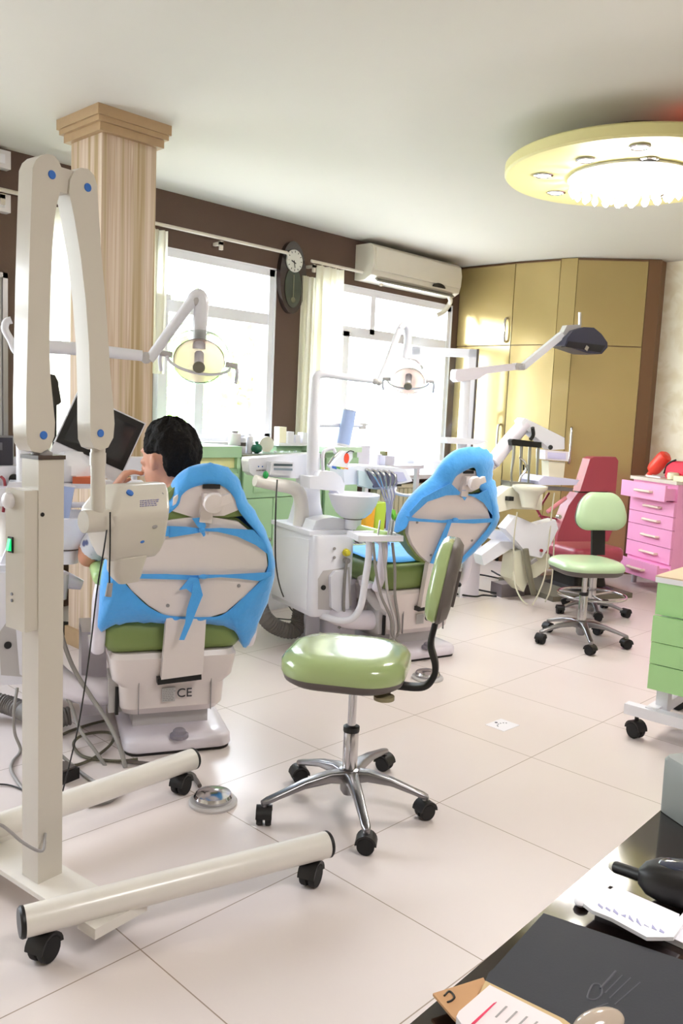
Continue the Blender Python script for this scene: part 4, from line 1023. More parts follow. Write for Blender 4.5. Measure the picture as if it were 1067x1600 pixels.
optics(C2F, 'white dental lamp on a bent post beside the cuspidor, in front of the far window',
       [post2, [V(505, 584), V(545, 590, 0.47), V(580, 594, 0.5)], [V(591, 597, 0.5), V(607, 560, 0.53), V(624, 515, 0.56)], [V(624, 515, 0.56), V(630, 508, 0.57), V(636, 513, 0.58), V(637, 535, 0.59), V(632, 560, 0.6)]],
       [[0.034, 0.034, 0.026, 0.024, 0.024, 0.022], 0.019, [0.015, 0.018, 0.02], [0.02, 0.022, 0.024, 0.024, 0.02]],
       V(638, 594, 0.62), toeye2*0.75+Vector((-0.1, -0.1, -0.75)), (1, -0.5, 0.15), [(V(586, 596, 0.5), 0.02), (V(592, 598, 0.5), 0.018)], r=0.10, neck=[V(632, 558, 0.6), V(650, 562, 0.62), V(660, 576, 0.63)])
q1 = lambda px, py, y=0.42: CF.p(px, py, 'y', y)
te = (CF.eye()-q1(311, 563)).normalized()
lt1 = optics(CF, 'white dental lamp with a peach reflector over the seated man',
       [[q1(38, 900), q1(38, 760), q1(36, 640), q1(34, 560), q1(38, 546), q1(60, 541)], [q1(60, 541), q1(130, 546), q1(222, 556)], [q1(233, 562), q1(265, 518), q1(300, 470)], [q1(297, 478), q1(303, 464), q1(312, 462), q1(315, 476), q1(313, 500), q1(311, 545)]],
       [0.03, [0.026, 0.026, 0.022], [0.021, 0.022, 0.023], [0.02, 0.024, 0.028, 0.030, 0.030, 0.026]],
       q1(311, 562), te*0.85+Vector((0, 0, -0.55)), (1, 0, -0.05), [(q1(228, 559), 0.024), (q1(306, 470), 0.026)], r=0.106)
B().tube([q1(38, 556), q1(24, 548), q1(17, 532), q1(8, 515), q1(10, 503), q1(18, 500)], 0.014, 12).done('rear_hook', white, lt1)
# ------------------------------------------------------------------ monitor beside the seated man
MN = [CF.p(a, b, 'y', 0.62) for a, b in ((124, 609), (231, 659), (190, 741), (86, 688))]
mo = thing('monitor', 'tilted flat monitor with a black screen in front of the seated man', 'monitor', CF)
ux = (MN[1]-MN[0]).normalized(); vy = (MN[3]-MN[0]); vy = (vy-ux*vy.dot(ux)); H_m = vy.length; vy.normalize(); Wm = (MN[1]-MN[0]).length
nn = ux.cross(vy).normalized()
if nn.y > 0: nn = -nn
Rm = Matrix((ux, vy, nn)).transposed(); cm = (MN[0]+MN[2])/2
B().box(cm-nn*0.02, (Wm, H_m, 0.035), rot=Rm, bev=0.006).done('case', pvc, mo)
B().box(cm+nn*0.0, (Wm*0.965, H_m*0.95, 0.004), rot=Rm, bev=0.001).done('bezel', black, mo)
B().box(cm+nn*0.0025, (Wm*0.80, H_m*0.72, 0.002), rot=Rm).done('screen', mat('dark_screen', (46, 46, 50), 0.12), mo)
B().box(cm+vy*(H_m*0.5+0.025)-nn*0.015, (Wm*0.98, 0.055, 0.03), rot=Rm, bev=0.006).done('lower_bezel', pvc, mo)
B().tube([cm-nn*0.03+vy*0.05, cm-nn*0.12+vy*0.12, CF.p(118, 705, 'y', 0.74), CF.p(98, 690, 'y', 0.75)], [0.03, 0.035, 0.035, 0.04], 14).done('mount_arm', beigep, mo)
# instrument console of the nearer unit: tray with a cloth and small items behind the X-ray tube
it = thing('instrument_tray', 'white swing tray with a crumpled bag on it, behind the hanging X-ray tube', 'tray', CF)
tc_ = CF.p(118, 752, 'y', 0.60)
B().box(tc_+Vector((0.08, 0.02, -0.012)), (0.42, 0.22, 0.02), bev=0.006).done('tray', white, it)
B().tube([tc_+Vector((-0.10, 0.02, -0.03)), tc_+Vector((-0.3, 0.0, -0.06)), tc_+Vector((-0.42, 0, -0.12))], 0.025, 14).done('arm', white, it)
bb = B()
rg = []
for k, (z, r) in enumerate(((0, 0.075), (0.03, 0.085), (0.07, 0.08), (0.10, 0.06), (0.125, 0.035), (0.13, 0.01))):
    rg.append([tc_+Vector((-0.02+r*(1+0.18*math.sin(3*a+k*2.1)+0.1*math.sin(7*a+k))*math.cos(a)*1.15, 0.02+r*(1+0.15*math.sin(4*a+k))*math.sin(a), z)) for a in [2*PI*i/24 for i in range(24)]])
bag = bb.loft(rg).done('plastic_bag', mat('white_film', (234, 234, 240), 0.3, coat=0.3)); bag.matrix_world = CF.M; tag(bag, 'crumpled white plastic bag on the tray behind the hanging X-ray tube', 'bag')
o = B().box(tc_+Vector((0.035, -0.05, 0.012)), (0.10, 0.08, 0.028), bev=0.003).done('booklet', mat('orange_card', (214, 110, 70), 0.5)); o.matrix_world = CF.M; tag(o, 'small orange booklet on the tray behind the hanging X-ray tube', 'booklet')
o = B().box(CF.p(210, 722, 'y', 1.15)+Vector((0, 0, -0.02)), (0.16, 0.10, 0.09), bev=0.02).done('paper_dispenser', white); o.matrix_world = CF.M
tag(o, 'white dispenser box showing between the monitor corner and the man\'s face', 'dispenser'); bpy.data.objects[o.name].parent = None
B().cyl(CF.p(210, 722, 'y', 1.15)+Vector((0, 0, -0.065)), Vector((CF.p(210, 722, 'y', 1.15).x, 1.15, 0.0)), 0.015).done('stand', white, o)
# lower suction holder of the nearer unit
sh = thing('suction_holder', 'white suction hose holder arm right of the X-ray pole', 'suction holder', CF)
g = lambda a, b, y=0.30: CF.p(a, b, 'y', y)
B().tube([g(60, 900), g(85, 900), g(108, 908), g(128, 914)], [0.03, 0.034, 0.032, 0.02], 16).done('arm', chp, sh)
B().cyl(g(101, 896, 0.26), g(96, 935, 0.27), 0.017, 0.02, seg=16).done('holder', lgrey, sh)
B().tube([g(97, 930, 0.27), g(92, 950, 0.27), g(96, 990, 0.26), g(113, 1040, 0.22), g(140, 1085, 0.15), g(170, 1130, 0.05), g(188, 1170, -0.04), g(196, 1200, -0.08)], 0.0085, 12).done('hose', hosegrey, sh)
o = B().tube([g(88, 1060, 0.25), g(110, 1100, 0.2), g(125, 1140, 0.1), g(150, 1175, 0.0), g(172, 1208, -0.06)], 0.007, 10).done('hose', hosegrey, sh)
# camera-like black device on a stand behind the column arm
bd = thing('curing_lamp', 'black device on a thin stand between the two X-ray arms in front of the curtain', 'device', Fr(aty(90, 640, 4.5).x, 4.5, 0))
BD = bd.matrix_world.inverted() @ Matrix.Identity(4)
bz_ = aty(90, 605, 4.5).z; fb = Fr(aty(90, 640, 4.5).x, 4.5, 0)
g2 = lambda a, b: fb.p(a, b, 'y', 0.0)
B().ext([g2(a, b) for a, b in ((78, 584), (86, 586), (91, 596), (92, 606), (96, 628), (92, 632), (86, 634), (82, 612), (77, 600))], (0, 0.07, 0), bev=0.012).done('body', black, bd)
q = g2(90, 632); B().cyl((q.x, 0.035, q.z), (q.x, 0.035, 0.03), 0.012, seg=14).lathe([(0.15, 0), (0.15, 0.015), (0.02, 0.035)], (q.x, 0.035, 0)).done('stand', black, bd)
# dark appliance on top of the left unit
ap = thing('sterilizer', 'dark grey box appliance at the left edge beside the lower end of the X-ray arm', 'appliance', CF)
ga = lambda a, b, y=0.55: CF.p(a, b, 'y', y)
A_ = [ga(-60, 682), ga(20, 684), ga(20, 727), ga(-60, 727)]
B().ext(A_, (0, 0.2, 0), bev=0.012).done('case', mat('dark_blue_grey', (58, 56, 66), 0.4), ap)
B().box((A_[1]+A_[2])/2+Vector((-0.10, -0.003, 0.02)), (0.12, 0.006, 0.03), bev=0.002).done('panel', mat('grey_panel', (110, 108, 116), 0.3), ap)
wc = thing('side_console', 'white console with black knob and red probe at the left edge behind the X-ray pole', 'console', CF)
B().ext([ga(-60, 730, 0.5), ga(40, 728, 0.5), ga(40, 768, 0.5), ga(-60, 770, 0.5)], (0, 0.25, 0), bev=0.01).done('case', white, wc)
q = ga(22, 748, 0.5); B().lathe([(0.02, 0), (0.02, 0.02), (0.014, 0.024)], q, (0, -1, 0), 18).done('knob', black, wc)
q = ga(2, 745, 0.49); B().tube([q, ga(7, 752, 0.47), ga(8, 775, 0.47), ga(5, 800, 0.48)], 0.006, 10).done('probe', mat('dark_red_plastic', (140, 40, 52), 0.4), wc)
px_, py_ = CF.p(-10, 790, 'y', 0.62), CF.p(-10, 900, 'y', 0.62)
B().tube([ga(-20, 768, 0.62), ga(-14, 830, 0.62), ga(-10, 880, 0.62)], 0.03, 16).done('stem', white, wc)
# ------------------------------------------------------------------ dentist stools
def star_base(parent, cs, hub_z, hub_r=0.032, r_c=0.028, m=alu):
    """cs: five castor floor points (local), arms from the hub at the origin"""
    B().lathe([(0.020, hub_z-0.085), (0.030, hub_z-0.07), (hub_r, hub_z-0.01), (hub_r+0.004, hub_z+0.006), (0.02, hub_z+0.014)], (0, 0, 0), seg=24).done('hub', m, parent)
    for (x, y) in cs:
        d = Vector((x, y, 0)); L = d.length; d.normalize(); s = Vector((-d.y, d.x, 0)); rg = []
        for t, w, h, z in ((0.0, 0.026, 0.046, hub_z-0.022), (0.25, 0.021, 0.036, hub_z-0.012), (0.55, 0.017, 0.026, hub_z-0.022), (0.85, 0.015, 0.020, hub_z-0.046), (0.97, 0.015, 0.020, hub_z-0.056), (1.03, 0.010, 0.016, hub_z-0.060)):
            c = d*(L*t)+Vector((0, 0, z)); rg.append([c+s*u+Vector((0, 0, v)) for u, v in rrect(w, h/2, 0.008, 4)])
        a = B().loft(rg).done('leg', m, parent)
        B().cyl(d*L+Vector((0, 0, hub_z-0.058)), d*L+Vector((0, 0, 0.05)), 0.011, seg=12).done('leg_end', m, a)
        caster(parent, (x, y), r_c, math.degrees(math.atan2(d.y, d.x))+random.uniform(30, 90), top=hub_z-0.06)
# --- nearest stool
cpx = [(412, 1288), (571, 1332), (663, 1278), (600, 1203), (467, 1222)]
cw = [atz(a, b, 0.0) for a, b in cpx]
ctr = sum(cw, Vector())/5
SF = Fr(ctr.x, ctr.y, 133.5+90-90)      # +x local = the way the sitter faces
SF = Fr(ctr.x, ctr.y, 123)
st = thing('dentist_stool', 'green dentist stool nearest the camera, its backrest seen edge-on', 'stool', SF, 'green dentist stools')
star_base(st, [(SF.I @ c).xy for c in cw], 0.135)
szc = SF.p(553, 1022, 'z', 0.50)
B().lathe([(0.026, 0.14), (0.026, 0.275), (0.024, 0.28)], (0, 0, 0)).done('gas_cylinder', chrome, st)
B().lathe([(0.027, 0.272), (0.028, 0.276), (0.028, 0.290), (0.020, 0.294)], (0, 0, 0)).done('cylinder_collar', black, st)
B().cyl((0, 0, 0.285), (0, 0, 0.47), 0.0145, seg=20).done('piston', chrome, st)
def seat(parent, cx, cy, hx, hy, z0, zt, m, rc=0.11, yaw=0):
    R = Matrix.Rotation(math.radians(yaw), 3, 'Z')
    rg = []
    prof = [(-0.055, 0.0), (-0.03, 0.006), (-0.006, 0.018), (0.0, 0.030)]
    H = zt-z0
    for ins, z in ((-0.06, 0), (-0.025, 0.006), (-0.008, 0.018), (0.0, 0.040)):
        rg.append([Vector((cx, cy, z0+z))+R @ Vector((x, y, 0)) for x, y in rrect(hx+ins, hy+ins, rc+ins*0.7, 8)])
    pan = B().loft(rg).done('seat_pan', dark, parent)
    rg = []
    for ins, z in ((0.0, 0.038), (0.004, 0.048), (0.002, H-0.030), (-0.008, H-0.014), (-0.03, H-0.003), (-0.07, H+0.001), (-0.12, H+0.001)):
        rg.append([Vector((cx, cy, z0+z))+R @ Vector((x, y, 0)) for x, y in rrect(hx+ins, hy+ins, max(rc+ins*0.7, 0.02), 8)])
    B().loft(rg).done('seat_cushion', m, parent)
seat(st, 0.025, 0.0, 0.205, 0.20, 0.455, 0.565, green_stool, rc=0.135)
B().box((-0.05, 0.0, 0.445), (0.16, 0.10, 0.035), bev=0.008).done('mechanism', darkmetal, st)
B().lathe([(0.034, 0), (0.034, 0.012), (0.012, 0.016)], (-0.12, 0.11, 0.435), (0, 0, 1), 20).done('tilt_knob', mat('khaki_plastic', (140, 130, 100), 0.5), st)
sl = lambda a, b: SF.p(a, b, 'y', -0.02)
bar = [Vector((-0.12, -0.0, 0.45)), sl(660, 1070), sl(678, 1055), sl(681, 1035), sl(674, 1005), sl(680, 975), sl(687, 950)]
for i in range(1, len(bar)): bar[i].y = 0.0
# flat steel bar: sweep of a rounded rectangle
P = spline(bar, 8); rg = []
for i, p in enumerate(P):
    d = (P[min(i+1, len(P)-1)]-P[max(i-1, 0)]).normalized(); u = Vector((0, 1, 0)); v = d.cross(u).normalized()
    rg.append([p+u*a+v*b for a, b in rrect(0.024, 0.010, 0.008, 3)])
B().loft(rg).done('back_bar', black, st)
# backrest: cushion + shell, reclined
b0, b1 = sl(685, 962), sl(712, 842); b0.y = b1.y = 0
up = (b1-b0); BH = up.length; up.normalize(); nrm = Vector((0, 1, 0)).cross(up).normalized()
if nrm.x < 0: nrm = -nrm
bcx = (b0+b1)/2
Rb = Matrix((Vector((0, 1, 0)), up, nrm)).transposed()
def back(parent, c, R, hw, hh, m, taper=0.78):
    """cushion bulging along +z of R, plastic shell on the other side"""
    def ring(ins, z, k=1.0):
        out = []
        for x, y in rrect(hw-ins, hh-ins, min(0.10, hh-ins-0.005), 8):
            f = 1-(1-taper)*max(0, (y/hh)*0.5+0.5)**1.3
            out.append(Vector(c)+R @ Vector((x*f, y, z-0.20*x*x*0.0)))
        return out
    B().loft([ring(0.004, 0), ring(0.0, 0.008), ring(0.004, 0.028), ring(0.016, 0.040), ring(0.05, 0.047), ring(0.09, 0.048)]).done('back_cushion', m, parent)
    B().loft([ring(0.05, -0.034), ring(0.02, -0.030), ring(0.002, -0.012), ring(0.0, 0.0)]).done('back_shell', dark, parent)
back(st, bcx, Rb, 0.185, BH/2, green_stool)
B().box(bcx-nrm*0.036-up*0.02, (0.07, 0.12, 0.012), rot=Rb, bev=0.004).done('back_bracket', dark, st)
B().sph(bcx-nrm*0.042+Vector((0, 0, -0.01)), 0.008, 10, 6).done('back_screw', black, st)
# --- pale green stool farther off, facing the camera
cpx = [(838, 1005), (857, 1028), (934, 1039), (974, 1021), (925, 985)]
cw = [atz(a, b, 0.0) for a, b in cpx]; ctr = sum(cw[:4], Vector())/4
cc_ = atz(906, 1004, 0.0)
S2 = Fr(cc_.x, cc_.y, 236)
s2 = thing('dentist_stool', 'pale green dentist stool facing the camera in front of the red dental chair', 'stool', S2, 'green dentist stools')
rr = sum(((S2.I @ c).xy.length for c in cw[:4]), 0)/4
a0 = math.atan2((S2.I @ cw[2]).y, (S2.I @ cw[2]).x)
star_base(s2, [(0.27*math.cos(a0+i*2*PI/5), 0.27*math.sin(a0+i*2*PI/5)) for i in range(5)], 0.135)
z2 = S2.p(913, 872, 'z', 0.0)
zs2 = 0.52
B().lathe([(0.026, 0.14), (0.026, 0.30), (0.024, 0.305)], (0, 0, 0)).done('gas_cylinder', chrome, s2)
B().lathe([(0.027, 0.298), (0.028, 0.30), (0.028, 0.315), (0.018, 0.318)], (0, 0, 0)).done('cylinder_collar', black, s2)
B().cyl((0, 0, 0.31), (0, 0, zs2-0.06), 0.016, seg=18).done('piston', chrome, s2)
seat(s2, 0.0, 0.0, 0.20, 0.20, zs2-0.085, zs2+0.005, pale_stool, rc=0.13)
B().box((-0.05, 0, zs2-0.085), (0.16, 0.1, 0.03), bev=0.006).done('mechanism', darkmetal, s2)
bc = S2.p(938, 799, 'x', -0.235); up = Vector((-0.14, 0, 1)).normalized(); nr = Vector((1, 0, 0.14)).normalized()
Rb2 = Matrix((nr.cross(up).normalized()*-1, up, nr)).transposed()
if Rb2.determinant() < 0: Rb2 = Matrix((nr.cross(up).normalized(), up, nr)).transposed()
back(s2, bc, Rb2, 0.190, 0.122, pale_stool, taper=0.70)
B().tube([(-0.10, bc.y*0.6, zs2-0.075), (-0.22, bc.y*0.8, zs2-0.07), (-0.27, bc.y, zs2-0.02), (-0.26, bc.y, zs2+0.06), (bc.x-0.045, bc.y, bc.z-0.05)], 0.018, 12).done('back_bar', black, s2)
B().box((-0.235, bc.y, zs2+0.075), (0.02, 0.09, 0.17), rot=Matrix.Rotation(-0.14, 3, 'Y'), bev=0.004).done('back_sleeve', black, s2)
# --- third stool with a foot ring, behind
c3 = atz(922, 958, 0.0)
S3 = Fr(c3.x, c3.y, 200)
s3 = thing('dentist_stool', 'dentist stool with a chrome foot ring, hidden behind the pale green stool', 'stool', S3, 'green dentist stools')
star_base(s3, [(0.24*math.cos(0.35+i*2*PI/5), 0.24*math.sin(0.35+i*2*PI/5)) for i in range(5)], 0.10)
B().lathe([(0.028, 0.10), (0.028, 0.28), (0.024, 0.285)], (0, 0, 0)).cyl((0, 0, 0.28), (0, 0, 0.34), 0.016).done('gas_cylinder', chrome, s3)
ring = [(0.235*math.cos(2*PI*i/40), 0.235*math.sin(2*PI*i/40), 0.135) for i in range(41)]
fo = B().tube(ring, 0.010, 12, sm=False).done('foot_ring', chrome, s3)
for i in range(3):
    a = 2*PI*i/3+0.5; B().cyl((0.02*math.cos(a), 0.02*math.sin(a), 0.13), (0.23*math.cos(a), 0.23*math.sin(a), 0.135), 0.007).done('ring_spoke', chrome, fo)
seat(s3, 0, 0, 0.18, 0.18, 0.32, 0.39, mat('grey_lilac_vinyl', (120, 114, 116), 0.4), rc=0.15)
# ------------------------------------------------------------------ red dental chair and its old unit
RF = Fr(5.80, 3.12, -24)
q = lambda a, b, y=0.0: RF.p(a, b, 'y', y)
rc_ = thing('red_dental_chair', 'old red dental chair with a tall tapered backrest by the wardrobe', 'dental chair', RF)
def slant(pts, y, th, name, m, par, bev=0.02):
    return B().ext([q(a, b, y) for a, b in pts], (0, th, 0), bev=bev, seg=3).done(name, m, par)
slant([(922, 717), (928, 714), (962, 714), (966, 720), (962, 768), (906, 768)], 0.0, 0.09, 'headrest', red_vinyl, rc_)
slant([(903, 770), (962, 769), (962, 815), (950, 846), (870, 846), (872, 832), (888, 790)], 0.02, 0.10, 'backrest', red_vinyl, rc_)
slant([(905, 764), (950, 765), (948, 775), (902, 775)], 0.03, 0.05, 'neck_joint', dark, rc_)
lit_side = mat('lit_pink_vinyl', (222, 140, 150), 0.4)  # red vinyl where its side is lit, the paleness put into the colour
B().tube([q(900, 775, 0.05), q(885, 800, 0.08), q(872, 820, 0.10), q(860, 830, 0.14)], [0.016, 0.02, 0.02, 0.014], 12).done('lit_side_edge', lit_side, rc_)
z_s = q(930, 878, 0.2).z
sc_ = (q(905, 868, 0.05)+q(965, 868, 0.05))/2
B().pillow((sc_.x, 0.30, sc_.z), 0.24, 0.30, 0.06, 0.08, 0.04, 6).done('seat', red_vinyl, rc_)
B().pillow((sc_.x-0.02, 0.86, sc_.z-0.06), 0.20, 0.30, 0.045, 0.07, 0.03, 6, rot=Matrix.Rotation(-0.25, 3, 'X')).done('leg_rest', red_vinyl, rc_)
B().box((sc_.x, 0.28, sc_.z-0.10), (0.40, 0.50, 0.10), bev=0.02).done('seat_frame', dark, rc_)
B().loft([[Vector((sc_.x+u*k, 0.28+v*k, z)) for u, v in rrect(0.20, 0.22, 0.05, 5)] for z, k in ((0.0, 1.15), (0.03, 1.15), (0.06, 0.8), (sc_.z-0.14, 0.7))]).done('pedestal', darkmetal, rc_)
B().box((sc_.x-0.12, 0.3, 0.02), (0.75, 0.75, 0.04), bev=0.012).done('floor_plate', mat('olive_drab_plate', (104, 98, 84), 0.5), rc_)
# arm rest on the near side
B().tube([q(855, 800, -0.02), q(868, 790, -0.02), q(884, 778, -0.02)], 0.015, 12).done('armrest', lit_side, rc_)
q5 = q(871, 807, -0.02); B().cyl(q5, q5+Vector((0, -0.03, 0)), 0.016, seg=16).done('chrome_knob', chrome, rc_)
for a, b, c, d in ((845, 790, 858, 770), (842, 806, 872, 812), (838, 795, 850, 815)): B().cyl(q(a, b, 0.1), q(c, d, 0.1), 0.009, seg=10).done('red_strut', mat('dark_red_metal', (150, 50, 70), 0.35), rc_)

ou = thing('old_dental_unit', 'old white dental unit with a folding arm and hanging instruments beside the red dental chair', 'dental unit', RF)
# cast base parts
slant([(789, 826), (806, 806), (838, 820), (868, 812), (872, 826), (860, 852), (846, 872), (826, 868), (811, 850)], -0.10, 0.10, 'base_casting', white, ou, bev=0.015)
slant([(806, 862), (828, 858), (858, 866), (862, 884), (838, 902), (826, 905), (818, 925), (800, 905), (803, 880)], -0.06, 0.16, 'base_cover', mat('aged_cream_cover', (220, 218, 196), 0.5), ou, bev=0.015)
slant([(752, 868), (782, 846), (796, 846), (812, 848), (812, 856), (798, 858), (756, 884)], 0.0, 0.12, 'foot_beam', white, ou, bev=0.01)
slant([(764, 828), (790, 830), (808, 834), (808, 846), (786, 848), (766, 842)], 0.1, 0.10, 'cross_beam', white, ou, bev=0.01)
B().tube([q(821, 858, -0.12), q(824, 880, -0.12), q(830, 912, -0.12), q(834, 928, -0.10)], 0.022, 12).done('cable_guide', mat('khaki_grey_hose', (122, 118, 100), 0.5), ou)
slant([(826, 880), (838, 872), (840, 876), (828, 884)], -0.12, 0.02, 'slot', greyp, ou, bev=0.002)
q5 = q(845, 860, -0.11); B().cyl(q5, q5+Vector((0, -0.012, 0)), 0.012, seg=14).done('red_button', mat('dark_red_plastic', (140, 40, 52), 0.4), ou)
# post with small tray, left of the wardrobe doors
slant([(697, 684), (745, 686), (762, 690), (745, 695), (700, 693)], 0.25, 0.22, 'post_tray', white, ou, bev=0.006)
B().cyl(q(728, 585, 0.35), q(722, 690, 0.35), 0.035, 0.04, seg=22).cyl(q(722, 690, 0.35), (q(722, 690, 0.35).x, 0.35, 0.0), 0.04, seg=22).done('post', white, ou)
B().box((q(722, 690, 0.35).x+0.05, 0.30, 0.31), (0.16, 0.22, 0.62), bev=0.02).done('post_cabinet', chp, ou)
B().tube([q(770, 722, 0.1), q(795, 690, 0.1), q(820, 662, 0.1)], 0.055, 18).done('folding_arm', chp, ou)
B().tube([q(722, 740, 0.3), q(745, 740, 0.2), q(770, 722, 0.1)], 0.05, 16).done('arm_root', chp, ou)
slant([(815, 658), (820, 653), (882, 684), (882, 702), (862, 703), (818, 668)], 0.05, 0.10, 'upper_arm', white, ou, bev=0.014)
B().sph(q(860, 699, 0.03), 0.018, 12, 8).done('arm_knob', black, ou)
slant([(852, 703), (888, 706), (888, 721), (852, 718)], -0.02, 0.12, 'control_box', chp, ou, bev=0.006)
slant([(856, 706.5), (884, 708), (884, 718), (856, 716)], -0.024, 0.01, 'control_face', mat('lavender_panel', (206, 202, 236), 0.4), ou, bev=0.001)
slant([(857, 720), (883, 722), (880, 750), (858, 748)], 0.0, 0.09, 'stem_box', beigep, ou, bev=0.004)
slant([(841, 752), (850, 744), (905, 750), (900, 758), (843, 758)], -0.10, 0.24, 'work_tray', mat('lavender_tray', (206, 204, 232), 0.4), ou, bev=0.005)
slant([(852, 760), (896, 763), (894, 768), (856, 766)], -0.04, 0.1, 'tray_underside', greyp, ou, bev=0.003)
# instrument bar with hanging handpieces
slant([(799, 688), (802, 686), (846, 691), (846, 700), (800, 696)], 0.0, 0.05, 'instrument_bar', black, ou, bev=0.008)
for i, a in enumerate((803, 815, 828, 841)):
    B().tube([q(a, 694, 0.02), q(a-1, 715, 0.01), q(a-2-(i == 0)*2, 740, 0.0), q(a-3, 758, 0.0)], [0.012, 0.012, 0.008, 0.008], 10).done('handpiece', mat('old_steel', (150, 148, 140), 0.3, 0.7), ou)
B().tube([q(812, 715, -0.02), q(820, 722, -0.02), q(822, 733, -0.02), q(814, 745, -0.02), q(810, 760, -0.02)], 0.008, 10).done('bent_syringe', chrome, ou)
for a in (818, 823): B().cyl(q(a, 726, -0.02), q(a, 735, -0.02), 0.007, seg=10).done('black_tip', black, ou)
slant([(796, 752), (842, 756), (846, 762), (798, 762)], -0.03, 0.12, 'holder_shelf', mat('old_steel', (150, 148, 140), 0.3, 0.7), ou, bev=0.004)
B().tube([q(832, 668, 0.0), q(833, 680, 0.02), q(828, 688, 0.03)], 0.014, 12).done('bar_hanger', black, ou)
# cuspidor of the old unit
bq = q(828, 762, -0.16)
B().lathe([(0.05, -0.14), (0.075, -0.05), (0.11, -0.02), (0.125, 0.0), (0.125, 0.014), (0.115, 0.016), (0.10, 0.005), (0.02, -0.02)], bq, seg=36).done('cuspidor_bowl', mat('aged_porcelain', (238, 234, 218), 0.25, coat=0.3), ou)
slant([(794, 763), (810, 758), (848, 768), (846, 797), (800, 795), (777, 801), (777, 776)], -0.06, 0.14, 'bowl_arm', mat('aged_porcelain', (238, 234, 218), 0.25, coat=0.3), ou, bev=0.015)
q5 = q(796, 779, -0.09); B().box(q5, (0.04, 0.05, 0.03), bev=0.01).done('arm_clamp', black, ou)
# thin tubes looping down
for pts in ([(808, 800, -0.1), (803, 840, -0.1), (803, 890, -0.12), (806, 918, -0.2), (816, 938, -0.3), (824, 944, -0.34)],
            [(866, 770, -0.05), (862, 800, -0.08), (857, 850, -0.12), (851, 900, -0.2), (840, 930, -0.3), (832, 945, -0.4)],
            [(866, 830, -0.08), (864, 880, -0.12), (860, 920, -0.2), (852, 940, -0.34)]):
    B().tube([q(*p) for p in pts], 0.0055, 8).done('thin_tube', mat('pale_tube', (196, 190, 170), 0.4), ou)
L3 = thing('operating_light', 'dental lamp with a dark square hood in front of the khaki wardrobe', 'dental lamp', RF, 'dental operating lights')
yl = 0.30
B().ext([q(a, b, yl) for a, b in ((712, 580), (714, 577), (728, 576), (804, 568), (806, 578), (760, 584), (748, 592), (716, 597), (711, 592))], (0, 0.08, 0), bev=0.012).done('lower_arm', chp, L3)
B().ext([q(a, b, yl+0.01) for a, b in ((810, 572), (816, 570), (878, 519), (884, 526), (822, 577), (812, 577))], (0, 0.05, 0), bev=0.006).done('upper_arm', white, L3)
B().box(q(810, 573, yl+0.04), (0.08, 0.06, 0.05), bev=0.01).done('joint', lgrey, L3)
B().ext([q(a, b, yl) for a, b in ((880, 520), (886, 508), (906, 507), (908, 512), (896, 520), (888, 530))], (0, 0.06, 0), bev=0.006).done('bracket', lgrey, L3)
B().cyl(q(906, 510, yl+0.03), q(906, 488, yl+0.03), 0.012, seg=14).done('pin', chrome, L3)
hoodm = mat('dark_blue_grey_hood', (66, 66, 84), 0.4)
rg = []
for (t, pts) in enumerate(([(882, 540), (886, 528), (896, 516), (912, 511), (928, 512), (940, 522), (949, 535), (949, 543), (940, 553), (918, 552)],)):
    B().ext([q(a, b, yl-0.05) for a, b in pts], (0, 0.18, 0), bev=0.035, seg=3).done('hood', hoodm, L3)
B().ext([q(a, b, yl-0.055) for a, b in ((888, 533), (946, 540), (938, 551), (884, 542))], (0, 0.06, 0), bev=0.004).done('hood_face', mat('hood_black', (40, 38, 46), 0.35), L3)
B().box(q(916, 544, yl-0.062), (0.03, 0.012, 0.035), rot=Matrix.Rotation(0.5, 3, 'Y'), bev=0.003).done('latch', chrome, L3)
B().cyl(q(728, 598, yl+0.05), q(728, 586, yl+0.05), 0.034, seg=20).done('post_collar', white, L3)
# grey pedal box with cables beside the farther chair
pb_ = atz(800, 932); PBF = Fr(pb_.x, pb_.y, -20)
pbx = thing('pedal_box', 'grey foot control box on the floor left of the red dental chair', 'foot control', PBF)
B().box((0, 0.06, 0.05), (0.22, 0.14, 0.10), bev=0.012).done('box', mat('mauve_grey_plastic', (130, 122, 126), 0.5), pbx)
B().box((0.17, 0.07, 0.04), (0.10, 0.12, 0.08), bev=0.02).done('side_pedal', dark, pbx)
for i, pts in enumerate(([(776, 927), (750, 922), (715, 914), (690, 912)], [(776, 932), (755, 930), (740, 932), (700, 926)])):
    B().tube([PBF.I @ atz(a, b, 0.02) for a, b in pts], 0.007, 8).done('cable', black, pbx)
o = B().tube([atz(700, 895, 0.02), atz(750, 898, 0.02), atz(790, 905, 0.02), atz(812, 900, 0.06), atz(785, 900, 0.07), atz(768, 892, 0.06)], 0.007, 8).done('power_cable', black)
tag(o, 'dark cable looping on the floor behind the grey foot control box', 'cable')

# ------------------------------------------------------------------ pink drawer cabinet
pl0, pr0 = atz(978, 890, 0.10), atz(1046, 911, 0.10)
yaw = math.degrees(math.atan2(pr0.y-pl0.y, pr0.x-pl0.x))
PF_ = Fr(pl0.x, pl0.y, yaw); wP = (pr0-pl0).length
pc = thing('drawer_cabinet', 'pink six-drawer cabinet with a grey top by the wallpapered wall', 'cabinet', PF_)
zT = PF_.p(990, 748, 'y', 0).z; dP = 0.42
pq = lambda a, b: PF_.p(a, b, 'y', -0.02)
sgn = 1
B().box((wP/2, dP/2, (0.12+zT)/2), (wP, dP, zT-0.12), bev=0.004).done('body', pink, pc)
B().box((wP/2, dP/2-0.015, zT+0.014), (wP+0.02, dP+0.03, 0.028), bev=0.005).done('top', mat('grey_cream_stone', (206, 196, 186), 0.4, var=0.1, scale=40), pc)
